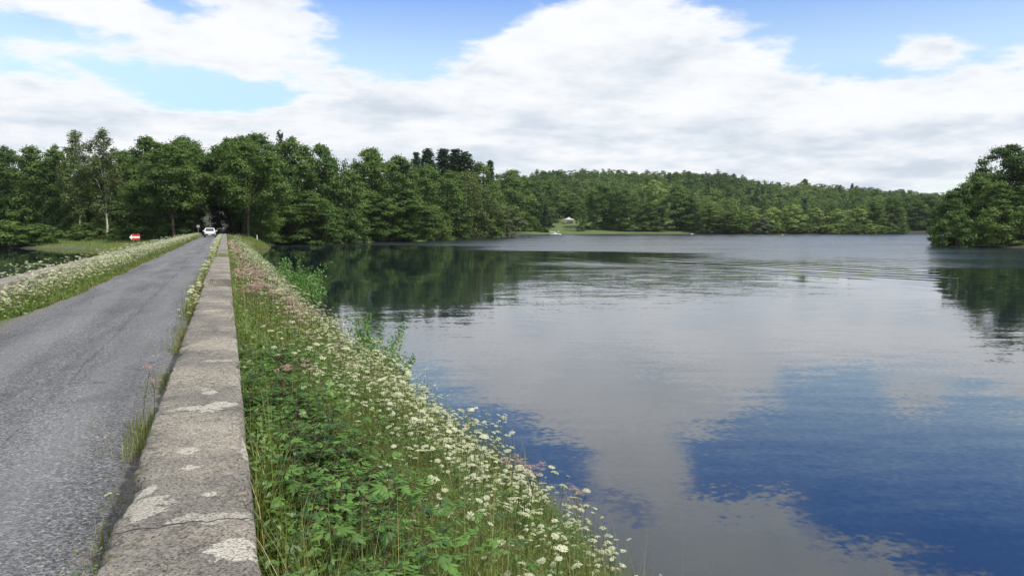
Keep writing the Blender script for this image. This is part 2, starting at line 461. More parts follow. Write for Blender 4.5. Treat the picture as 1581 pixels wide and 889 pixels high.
water = link('water', grid_mesh('water', wv, water_mat()))
tag(water, kind='structure', label='dark rippled lake reflecting clouds and blue sky')

# ---- the causeway that carries the road
EMB_X = [-12.0, -9.6, -9.0, -7.4, -5.3, -5.0, -4.6, 0.25, 0.7, 1.75, 2.7, 3.35, 3.9, 5.6]
EMB_Z = [-0.9, -0.15, 0.10, 1.05, 1.95, 2.06, 2.10, 2.08, 1.92, 1.20, 0.50, 0.04, -0.22, -0.9]
def BF(y): return 1.0 + 0.13 * (1 - sstep(y, 7, 24))          # the bank is wider near the viewer
def bank_x(xn, y): return np.where(np.asarray(xn) > .25, .25 + (np.asarray(xn) - .25) * BF(y), xn)
def bank_z(x, y):
    x = np.where(np.asarray(x) > .25, .25 + (np.asarray(x) - .25) / BF(y), x)
    return np.interp(x, EMB_X, EMB_Z) + (fbm(np.asarray(x) * 0.9, np.asarray(y) * 0.9, 3) - 0.5) * 0.22 * (np.abs(np.asarray(x) + 2.3) > 2.9)
ex = np.unique(np.concatenate([np.linspace(-12, -4.6, 26), np.linspace(-4.6, 0.3, 12), np.linspace(0.3, 7.2, 34)]))
ey = spaced([(-60, 0, 4), (0, 40, 0.4), (40, 156, 1.2)])
EX, EY = np.meshgrid(ex, ey, indexing='ij')
EZ = bank_z(EX, EY)
kk = sstep(EY, 128, 150); EZ = EZ * (1 - kk) + np.minimum(EZ, 2.06) * kk
def bank_mat():
    m, n = new_mat('bank_soil')
    pos = n.node('ShaderNodeNewGeometry').outputs['Position']
    b = n.noise(pos, 2.2, 5); c = n.noise(pos, 14.0, 3)
    col = n.mix(n.smooth(b, 0.35, 0.65), (0.050, 0.080, 0.022), (0.085, 0.080, 0.035))
    col = n.mix(n.mul(n.smooth(c, 0.4, 0.7), 0.6), col, (0.035, 0.04, 0.018))
    d = n.node('ShaderNodeBsdfPrincipled'); n.put(d.inputs['Base Color'], col); d.inputs['Roughness'].default_value = 0.95
    out_surface(n, d.outputs[0]); return m
emb = link('embankment', grid_mesh('embankment', np.stack([EX, EY, EZ], -1), bank_mat()))
tag(emb, kind='structure', label='earth causeway carrying the road between two lakes')

# ---- road
def asphalt_mat():
    m, n = new_mat('worn_asphalt')
    pos = n.node('ShaderNodeNewGeometry').outputs['Position']
    x, y, z = n.sep(pos)
    warp = n.noise(n.comb(n.mul(x, 0.6), n.mul(y, 0.12), 0.0), 1.0, 4)
    v = n.voro(pos, 60.0, 'Color'); vr = n.sep(v)[0]
    v2 = n.voro(pos, 130.0, 'Color'); vr2 = n.sep(v2)[1]
    agg = n.add(n.mul(vr, 0.6), n.mul(vr2, 0.4))
    col = n.mix(n.smooth(agg, 0.12, 0.92), (0.034, 0.035, 0.039), (0.225, 0.229, 0.238))
    col = n.mix(n.mul(n.smooth(vr, 0.93, 0.99), 0.6), col, (0.40, 0.41, 0.41))
    big = n.noise(n.comb(n.mul(x, 1.6), n.mul(y, 0.22), 0.0), 1.0, 5, 0.6)
    lane = n.mix(n.smooth(big, 0.3, 0.7), (0.70, 0.70, 0.72), (1.32, 1.31, 1.30))
    col = n.mix(1.0, col, lane, 'MULTIPLY')
    # two wheel tracks polished pale, a dark seam between the laid strips
    xx = n.add(x, n.mul(n.sub(warp, 0.5), 0.5))
    def line(x0, w): return n.m('POWER', 2.7183, n.mul(n.m('POWER', n.mul(n.sub(xx, x0), 1 / w), 2.0), -1.0))
    tr = n.add(line(-1.35, 0.28), line(-2.85, 0.30))
    col = n.mix(n.mul(tr, 0.42), col, (0.195, 0.198, 0.205))
    xs = n.add(x, n.mul(n.sub(n.noise(n.comb(0.0, y, 0.0), 0.8, 4), 0.5), 0.22))
    seam = n.m('POWER', 2.7183, n.mul(n.m('POWER', n.mul(n.sub(xs, -1.78), 1 / 0.018), 2.0), -1.0))
    col = n.mix(n.mul(seam, 0.55, n.smooth(n.noise(pos, 0.7, 3), 0.35, 0.6)), col, (0.035, 0.036, 0.04))
    vc = n.voro(n.vm('ADD', pos, n.vm('SCALE', n.noise(pos, 1.5, 4, color=True), scale=0.6)), 0.55, 'Distance', 'DISTANCE_TO_EDGE')
    crack = n.mul(n.smooth(vc, 0.012, 0.0), n.smooth(n.noise(pos, 0.4, 2), 0.52, 0.62))
    col = n.mix(n.mul(crack, 0.5), col, (0.03, 0.031, 0.034))
    stain = n.smooth(n.noise(pos, 0.9, 5, 0.65), 0.56, 0.72)
    col = n.mix(n.mul(stain, 0.35), col, (0.045, 0.047, 0.052))
    # grit and dust washed to the edges
    ed = n.add(n.smooth(x, -3.30, -3.95), n.smooth(x, -1.05, -0.60))
    ed = n.smooth(n.add(ed, n.mul(n.sub(n.noise(pos, 3.5, 5, 0.65), 0.5), 1.6)), 0.45, 1.0)
    grit = n.mix(n.smooth(vr2, 0.2, 0.9), (0.10, 0.092, 0.075), (0.26, 0.24, 0.20))
    col = n.mix(n.mul(ed, 0.75), col, grit)
    d = n.node('ShaderNodeBsdfPrincipled'); n.put(d.inputs['Base Color'], col); d.inputs['Roughness'].default_value = 0.8
    d.inputs['Specular IOR Level'].default_value = 0.35
    bp = n.node('ShaderNodeBump'); bp.inputs['Strength'].default_value = 0.9; bp.inputs['Distance'].default_value = 0.008
    n.put(bp.inputs['Height'], n.add(vr, n.mul(vr2, 0.4))); n.put(d.inputs['Normal'], bp.outputs[0])
    out_surface(n, d.outputs[0]); return m
ry = spaced([(-60, 0, 2), (0, 40, 0.12), (40, 160, 0.6), (160, 700, 4)])
tt = np.linspace(0, 1, 15)
left_e = -3.80 - 0.60 * (1 - sstep(ry, 13, 24)) + (fbm(ry * 0.9, ry * 0 + 3, 8) - 0.5) * 0.35
right_e = -0.40 + (fbm(ry * 1.2, ry * 0 + 9, 8) - 0.5) * 0.12
left_e = np.where(ry > 150, -3.9, left_e)
RX = left_e[:, None] * (1 - tt) + right_e[:, None] * tt
RZ = road_z(ry)[:, None] + 0.035 * (1 - (2 * tt - 1) ** 2)[None] - 0.012 * (np.abs(2 * tt - 1) > 0.99)
road = link('road', grid_mesh('road', np.stack([RX, np.repeat(ry[:, None], 15, 1), RZ], -1)[:, ::-1], asphalt_mat()))
tag(road, kind='structure', label='narrow grey asphalt road along the causeway')

# ================================================================== THE PARAPET WALLS
def wall_mat(patches, joints=()):
    m, n = new_mat('weathered_concrete')
    pos = n.node('ShaderNodeNewGeometry').outputs['Position']
    x, y, z = n.sep(pos)
    f = n.noise(pos, 75, 4, 0.7); g = n.noise(pos, 22, 5, 0.65); b = n.noise(pos, 2.3, 5, 0.6); h = n.noise(n.vm('ADD', pos, (5, 3, 9)), 7.0, 6, 0.68)
    col = n.mix(n.smooth(g, 0.32, 0.68), (0.135, 0.123, 0.104), (0.325, 0.300, 0.258))
    col = n.mix(n.mul(n.smooth(b, 0.38, 0.66), 0.75), col, (0.290, 0.268, 0.230))
    col = n.mix(n.mul(n.smooth(f, 0.51, 0.62), 0.85), col, (0.040, 0.035, 0.029))
    col = n.mix(n.mul(n.smooth(f, 0.46, 0.36), 0.6), col, (0.40, 0.37, 0.32))
    vp = n.voro(pos, 48.0, 'Color'); peb = n.sep(vp)[0]
    vd = n.voro(pos, 48.0, 'Distance')
    col = n.mix(n.mul(n.smooth(peb, 0.80, 0.84), n.smooth(vd, 0.42, 0.25), 0.7), col, (0.42, 0.38, 0.32))
    col = n.mix(n.mul(n.smooth(h, 0.60, 0.70), 0.6), col, (0.075, 0.066, 0.055))
    W1 = n.noise(n.vm('ADD', pos, (9, 1, 4)), 1.1, 6, 0.62)
    col = n.mix(1.0, col, n.mix(n.smooth(W1, 0.36, 0.64), (0.66, 0.66, 0.68), (1.16, 1.14, 1.10)), 'MULTIPLY')
    moss = n.mul(n.smooth(n.noise(n.vm('ADD', pos, (4, 4, 2)), 4.5, 6, 0.68), 0.57, 0.66), n.smooth(n.add(x, n.mul(n.sub(h, .5), .25)), -0.34, -0.46), 0.75)
    col = n.mix(moss, col, (0.075, 0.085, 0.030))
    # pale mortar, bare or lichened, in patches of their own
    rag = n.noise(n.vm('ADD', pos, (6, 6, 1)), 9.0, 9, 0.74)
    tot = None
    for (cx0, cy0, wx, wy, amp) in patches:
        u = n.mul(n.sub(x, cx0), 1 / wx); v = n.mul(n.sub(y, cy0), 1 / wy)
        e = n.mul(n.smooth(n.add(n.mul(n.m('POWER', 2.7183, n.mul(n.add(n.mul(u, u), n.mul(v, v)), -0.75)), 0.42), rag), 0.735, 0.79), amp)
        tot = e if tot is None else n.m('MAXIMUM', tot, e)
    lich = n.mul(n.smooth(n.noise(n.vm('ADD', pos, (2, 8, 1)), 3.4, 7, 0.7), 0.645, 0.675), 0.7)
    tot = lich if tot is None else n.m('MAXIMUM', tot, lich)
    tot = n.mul(tot, n.smooth(f, 0.66, 0.50, 0.35, 1.0))
    pale = n.mix(n.smooth(f, 0.38, 0.60), (0.50, 0.475, 0.415), (0.31, 0.285, 0.24))
    col = n.mix(tot, col, pale)
    # fine cracks
    w = n.vm('ADD', pos, n.vm('SCALE', n.noise(pos, 3.0, 5, 0.6, color=True), scale=0.35))
    vc = n.voro(w, 0.9, 'Distance', 'DISTANCE_TO_EDGE')
    crk = n.mul(n.smooth(vc, 0.005, 0.001), n.smooth(n.noise(pos, 1.1, 2), 0.50, 0.58), n.smooth(g, 0.35, 0.55))
    crk = n.mul(crk, 0.45)
    for yj in joints:                                       # open joints right across the wall
        wob = n.mul(n.sub(n.noise(n.comb(x, 0.0, yj), 5.0, 5, 0.6), 0.5), 0.16)
        jl = n.m('ABSOLUTE', n.sub(n.sub(y, yj), wob))
        jj = n.smooth(jl, 0.009, 0.002)
        crk = n.m('MAXIMUM', crk, jj)
    col = n.mix(n.mul(crk, 0.85), col, (0.03, 0.027, 0.022))
    d = n.node('ShaderNodeBsdfPrincipled'); n.put(d.inputs['Base Color'], col); d.inputs['Roughness'].default_value = 0.92
    d.inputs['Specular IOR Level'].default_value = 0.2
    bp = n.node('ShaderNodeBump'); bp.inputs['Strength'].default_value = 0.9; bp.inputs['Distance'].default_value = 0.012
    hgt = n.add(n.mul(g, 0.8), n.mul(f, 0.5), n.mul(tot, 0.35), n.mul(crk, -1.2), n.mul(h, 0.8))
    n.put(bp.inputs['Height'], hgt); n.put(d.inputs['Normal'], bp.outputs[0])
    out_surface(n, d.outputs[0]); return m
def wall_patch(x, y, wpx, hpx, amp=1.0):
    c = at_z(x, y, 2.75); a = at_z(x + wpx, y, 2.75); b = at_z(x, y - hpx, 2.75)
    return (float(c[0]), float(c[1]), float(np.linalg.norm(a - c)), float(np.linalg.norm(b - c)), amp)
PATCHES = [wall_patch(360, 850, 46, 24), wall_patch(225, 782, 50, 18, 0.75), wall_patch(330, 798, 80, 9, 0.6), wall_patch(232, 752, 18, 8), wall_patch(288, 694, 17, 5), wall_patch(294, 720, 16, 6),
           wall_patch(315, 629, 50, 7), wall_patch(345, 622, 24, 5), wall_patch(322, 605, 14, 3), wall_patch(380, 690, 8, 22, 0.7), wall_patch(325, 762, 14, 4), wall_patch(200, 770, 14, 14, 0.8),
           wall_patch(340, 556, 30, 2.2, 0.6), wall_patch(330, 479, 22, 1.4, 0.7)]
M_WALL = wall_mat(PATCHES, [float(at_z(300, q, 2.75)[1]) for q in (806, 634, 484)])
M_WALL_OLD = wall_mat([], (21.5, 26.4, 41.0, 52.5, 66.0, 84.0))

def parapet(name, x0, x1, z0, z1, y0, y1, dy, mat, seed, dip=0.0, skew=0.0):
    """one cast wall: worn rounded arrises, chipped edges, uneven ends"""
    ys = np.arange(y0, y1 + dy * 0.5, dy)
    w = x1 - x0
    prof = [(x0, z0), (x0, z0 + 0.2), (x0, z1 - 0.22), (x0, z1 - 0.10), (x0 + .003, z1 - 0.03), (x0 + 0.009, z1 - 0.009), (x0 + 0.028, z1)]
    inner = [(x0 + w * t, z1 + 0.008 * math.sin(t * 3.14)) for t in np.linspace(0.14, 0.86, 12)]
    prof += inner + [(x1 - 0.028, z1), (x1 - 0.009, z1 - 0.009), (x1 - .003, z1 - 0.03), (x1, z1 - 0.10), (x1, z1 - 0.22), (x1, z0 + 0.2), (x1, z0)]
    prof = np.array(prof); n = len(prof)
    V = np.zeros((len(ys), n, 3))
    V[:, :, 0] = prof[None, :, 0]; V[:, :, 2] = prof[None, :, 1]; V[:, :, 1] = ys[:, None]
    arc = np.linspace(0, 3, n)[None]
    rough = (fbm(ys[:, None] * 9 + 0 * arc, arc * 9 + 0 * ys[:, None], seed, 4) - 0.5)
    V[:, :, 2] += rough * 0.020
    V[:, :, 0] += rough * 0.022 + skew * (ys[:, None] - y0)
    V[:, :, 2] += (fbm(ys * 0.22, ys * 0, seed + 4, 3)[:, None] - 0.5) * 0.05 + dip
    top = (prof[:, 1] > z1 - 0.12)[None]
    for side, sg in ((slice(0, 8), 1), (slice(n - 8, n), -1)):                  # chips bitten out of both arrises
        ch = np.clip(fbm(ys * 3.4, ys * 0 + 5 * sg, seed + 9, 5) - 0.55, 0, 1) * 0.9 + np.clip(fbm(ys * 14, ys * 0 + 5 * sg, seed + 3, 3) - 0.6, 0, 1) * 0.5
        wgt = np.zeros(n); wgt[side] = [0, 0, .25, .6, 1, 1, .8, .25][::(1 if sg > 0 else -1)]
        V[:, :, 0] += sg * ch[:, None] * wgt[None] * 0.22
        V[:, :, 2] -= ch[:, None] * wgt[None] * 0.16
    if len(ys) > 8:
        j = (fbm(arc * 4, arc * 0, seed + 2, 3)[0] - 0.5) * 0.10
        V[0, :, 1] += j; V[-1, :, 1] += j[::-1]
    me_o = link(name, grid_mesh(name, V[:, ::-1], mat))
    bm = bmesh.new(); bm.from_mesh(me_o.data)
    bm.verts.ensure_lookup_table()
    for row in (0, len(ys) - 1):
        bm.faces.new([bm.verts[row * n + k] for k in (range(n) if row == 0 else range(n - 1, -1, -1))])
    bmesh.ops.recalc_face_normals(bm, faces=bm.faces)
    bm.to_mesh(me_o.data); bm.free()
    return me_o
WX0, WX1 = -0.485, 0.088
tag(parapet('parapet_wall', WX0, WX1, 1.85, 2.75, 0.4, 17.6, 0.04, M_WALL, 1), 'long cracked concrete parapet with pale mortar patches, nearest section beside the road', 'wall', 'concrete parapet sections')
tag(parapet('parapet_wall', WX0 + 0.02, WX1 - 0.01, 1.85, 2.75, 17.95, 31.2, 0.08, M_WALL_OLD, 2, 0.10, 0.0015), 'short middle section of concrete parapet between two weedy breaks', 'wall', 'concrete parapet sections')
tag(parapet('parapet_wall', WX0 + 0.05, WX1, 1.85, 2.75, 34.2, 128, 0.3, M_WALL_OLD, 3, 0.0), 'far section of concrete parapet running towards the forest', 'wall', 'concrete parapet sections')
tag(parapet('parapet_wall', -5.22, -4.68, 1.85, 2.72, -4, 126, 0.25, M_WALL_OLD, 4, 0.0), 'concrete parapet overgrown with white flowers across the road', 'wall', 'concrete parapet sections')

# ================================================================== TREES
def leaf_mat(name, dark, light, trans=0.25, gloss=0.02, attr_w=0.7, tree_w=0.5, warm=None):
    m, n = new_mat(name)
    sh = n.node('ShaderNodeAttribute', attribute_name='shade').outputs['Fac']
    oi = n.node('ShaderNodeObjectInfo').outputs['Random']
    f = n.add(n.mul(n.sub(sh, 0.5), attr_w), n.mul(n.sub(oi, 0.5), tree_w), 0.5)
    col = n.mix(n.m('MAXIMUM', n.m('MINIMUM', f, 1.0), 0.0), dark, light)
    if warm:
        col = n.mix(n.smooth(sh, 0.93, 0.97), col, warm)
    d = n.node('ShaderNodeBsdfDiffuse'); n.put(d.inputs['Color'], col)
    t = n.node('ShaderNodeBsdfTranslucent'); n.put(t.inputs['Color'], n.mix(1.0, col, (1.5, 1.6, 0.7), 'MULTIPLY'))
    mx = n.node('ShaderNodeMixShader'); mx.inputs[0].default_value = trans
    n.t.links.new(d.outputs[0], mx.inputs[1]); n.t.links.new(t.outputs[0], mx.inputs[2])
    g = n.node('ShaderNodeBsdfGlossy'); g.inputs['Roughness'].default_value = 0.55; g.inputs['Color'].default_value = (0.9, 0.95, 1, 1)
    m2 = n.node('ShaderNodeMixShader'); m2.inputs[0].default_value = gloss
    n.t.links.new(mx.outputs[0], m2.inputs[1]); n.t.links.new(g.outputs[0], m2.inputs[2])
    out_surface(n, m2.outputs[0]); return m
def plain_mat(name, col, rough=0.8, spec=0.3, noise=0.0, scale=8.0, metal=0.0):
    m, n = new_mat(name)
    d = n.node('ShaderNodeBsdfPrincipled')
    if noise:
        pos = n.node('ShaderNodeTexCoord').outputs['Object']
        k = n.noise(pos, scale, 4)
        c2 = tuple(q * (1 - noise) for q in col); c3 = tuple(min(1, q * (1 + noise)) for q in col)
        n.put(d.inputs['Base Color'], n.mix(n.smooth(k, 0.3, 0.7), c2, c3))
    else: d.inputs['Base Color'].default_value = (*col, 1)
    d.inputs['Roughness'].default_value = rough; d.inputs['Specular IOR Level'].default_value = spec; d.inputs['Metallic'].default_value = metal
    out_surface(n, d.outputs[0]); return m
M_OAK = leaf_mat('oak_leaves', (0.036, 0.076, 0.016), (0.136, 0.214, 0.046))
M_ALDER = leaf_mat('alder_leaves', (0.044, 0.088, 0.018), (0.156, 0.236, 0.054))
M_BIRCH = leaf_mat('birch_leaves', (0.055, 0.082, 0.024), (0.165, 0.210, 0.068))
M_WILLOW = leaf_mat('silvery_willow_leaves', (0.085, 0.105, 0.060), (0.230, 0.250, 0.165))
M_BRIGHT = leaf_mat('bright_willow_leaves', (0.120, 0.190, 0.048), (0.310, 0.390, 0.120))
M_PINE = leaf_mat('conifer_needles', (0.018, 0.044, 0.018), (0.052, 0.092, 0.036), trans=0.1)
M_BARK = plain_mat('bark', (0.075, 0.060, 0.045), 0.95, 0.1, 0.4, 3.0)
M_BIRCHBARK = plain_mat('birch_bark', (0.50, 0.48, 0.43), 0.9, 0.1, 0.35, 2.5)

def crown_soup(r, H, R, base, n_cl, n_leaf, leaf, form='broad', droop=0.0, rag=1.0, cl_r=(0.2, 0.36)):
    """leaves of one crown: clumps spread through an uneven envelope, leaves on the shells of the clumps"""
    i = np.arange(n_cl)
    t = (i + 0.5 + r.uniform(-.4, .4, n_cl)) / n_cl
    if form == 'broad': prof = np.sin(np.pi * np.clip(t * 0.86 + 0.12, 0, 1)) ** 0.55
    elif form == 'full': prof = np.clip(np.minimum(0.72 + t * 0.9, np.sqrt(np.clip(1.04 - (np.clip(t - .25, 0, 1) / .75) ** 2.2, 0, 1))), 0.1, 1.0)
    elif form == 'tall': prof = np.sin(np.pi * np.clip(t * 0.82 + 0.14, 0, 1)) ** 0.8 * 0.9
    else: prof = (1 - t) ** 0.9 * 1.05 + 0.03
    phi = i * 2.39996 + r.uniform(-.5, .5, n_cl)
    ecc = 1 + 0.28 * np.sin(phi * 1 + r.uniform(0, 6)) + 0.16 * np.sin(phi * 3 + r.uniform(0, 6))
    cr = R * r.uniform(*cl_r, n_cl) * (0.55 + 0.45 * prof)
    rad = np.maximum(R * prof * ecc * r.choice([0.45, 0.78, 0.88, 0.95], n_cl) * (1 + (r.random(n_cl) - .5) * 0.2 * rag) - cr * 0.5, 0)
    zc = (base + (1 - base) * t) * H - cr * 0.55
    C = np.stack([rad * np.cos(phi), rad * np.sin(phi), zc], 1)
    C[-1, :2] *= 0.2
    own = r.random(n_cl)
    k = r.choice(n_cl, n_leaf, p=cr ** 2 / (cr ** 2).sum())
    d = rand_dir(r, n_leaf)
    d[:, 2] = np.where(r.random(n_leaf) < 0.70, np.abs(d[:, 2]), d[:, 2])
    shell = r.uniform(0.22, 1.0, n_leaf) ** 0.6 * (1 + 0.22 * r.normal(size=n_leaf) * rag)
    p = C[k] + d * (cr[k] * shell)[:, None] * np.array([1, 1, 0.78])
    if droop: p[:, 2] -= droop * cr[k] * r.random(n_leaf) ** 1.5 * 1.6
    p[:, 2] = np.maximum(p[:, 2], 0.012 * H)
    nrm = d + 0.55 * r.normal(size=(n_leaf, 3)) + np.array([0, 0, 0.35])
    L = leaf * r.uniform(0.65, 1.35, n_leaf)
    sh = np.clip(0.5 + (own[k] - 0.5) * 0.55 + r.normal(size=n_leaf) * 0.17, 0, 1)
    s = Soup(); s.add(leaf_polys(p, nrm, L, L * 0.72, r), sh)
    return s, C, cr
def trunk_soup(r, H, C, r0, top=0.72, lean=0.03, n_limb=9, fork=False, bow=0.5):
    s = Soup()
    z = np.linspace(-0.25, top * H, 9)
    wob = np.cumsum(r.normal(size=(9, 2)) * lean * H * 0.12, 0); wob[0] = 0
    pts = np.column_stack([wob, z])
    rad = r0 * (1 - 0.80 * (np.linspace(0, 1, 9)) ** 0.9); rad[0] *= 1.35
    s.add(tube(pts, rad, 8))
    for j in r.choice(len(C), min(n_limb, len(C)), replace=False):
        e = C[j]; zz = np.clip(e[2] * r.uniform(0.45, 0.8), 0.12 * H, top * H * 0.96)
        b = np.array([np.interp(zz, z, pts[:, 0]), np.interp(zz, z, pts[:, 1]), zz])
        mid = (b + e) / 2 + np.array([0, 0, 0.06 * H * bow])
        s.add(tube(np.array([b, (b + mid) / 2, mid, e]), np.array([0.36, 0.28, 0.2, 0.06]) * r0, 5))
    return s
KINDS = {}
def make_kind(key, n, mat, bark, H, R, base, n_cl, n_leaf, leaf, form, r0, **kw):
    tk = {q: kw.pop(q) for q in ('top', 'lean', 'n_limb', 'bow') if q in kw}
    out = []
    for v in range(n):
        r = np.random.default_rng(hash_key(key) + v)
        s, C, cr = crown_soup(r, H, R, base, n_cl, n_leaf, leaf, form, **kw)
        t = trunk_soup(r, H, C, r0, **tk)
        out.append((s.mesh('crown', mat), t.mesh('trunk', bark), H, R))
    KINDS[key] = out
def hash_key(k): return sum(ord(c) * (i + 7) for i, c in enumerate(k))
make_kind('oak', 5, M_OAK, M_BARK, 20, 6.5, 0.03, 62, 30000, 0.37, 'full', 0.34)
make_kind('alder', 4, M_ALDER, M_BARK, 18, 4.6, 0.03, 48, 21000, 0.33, 'full', 0.24, rag=1.3)
make_kind('birch', 3, M_BIRCH, M_BIRCHBARK, 20, 3.6, 0.26, 40, 9000, 0.27, 'tall', 0.17, droop=1.0, rag=1.5, top=0.93, n_limb=16, bow=1.2, cl_r=(0.2, 0.34))
make_kind('willow', 3, M_WILLOW, M_BARK, 8, 4.2, 0.0, 46, 12000, 0.26, 'full', 0.12, rag=1.2, cl_r=(0.14, 0.26))
make_kind('bright', 3, M_BRIGHT, M_BARK, 10, 4.4, 0.0, 44, 11000, 0.33, 'full', 0.14, rag=1.3, cl_r=(0.15, 0.28))
make_kind('bush', 3, M_ALDER, M_BARK, 5, 3.2, 0.0, 34, 9000, 0.24, 'full', 0.08, rag=1.2, cl_r=(0.18, 0.3))
make_kind('lane', 3, M_OAK, M_BARK, 20, 6.5, 0.36, 60, 24000, 0.38, 'full', 0.3)
make_kind('weeper', 2, M_BIRCH, M_BIRCHBARK, 16, 4.4, 0.08, 46, 13000, 0.28, 'full', 0.14, droop=0.9, rag=1.3, n_limb=14)
make_kind('conifer', 3, M_PINE, M_BARK, 24, 3.8, 0.18, 70, 11000, 0.38, 'cone', 0.25, droop=0.5, cl_r=(0.22, 0.34), top=0.97)

def plant_tree(kind, var, x, y, z, h, w, name, label, group=None, rz=None, cat='tree'):
    cm, tm, H, R = KINDS[kind][var % len(KINDS[kind])]
    root = empty(name, (x, y, z), random.uniform(0, 6.28) if rz is None else rz, label, cat, group)
    root.scale = (w / (2 * R), w / (2 * R), h / H)
    link('trunk', tm, root); link('crown', cm, root)
    return root
NAME = dict(oak='oak_tree', alder='alder_tree', birch='birch_tree', weeper='birch_tree', lane='oak_tree', willow='willow_bush', bright='willow_tree', bush='bush', conifer='conifer_tree')
def px_tree(kind, var, x, top, wpx, dep, label, group=None, name=None, sink=0.0, cat='tree'):
    """a tree at photograph column x, dep metres off, its top and width as seen there"""
    p = at_depth(x, top, dep)
    z = float(terrain_z(np.array([p[0]]), np.array([p[1]]))[0])
    z = max(z, -0.1) - sink
    return plant_tree(kind, var, p[0], p[1], z, p[2] - z, wpx * dep / F_PX * 1.12, name or NAME[kind], label, group, cat=cat)

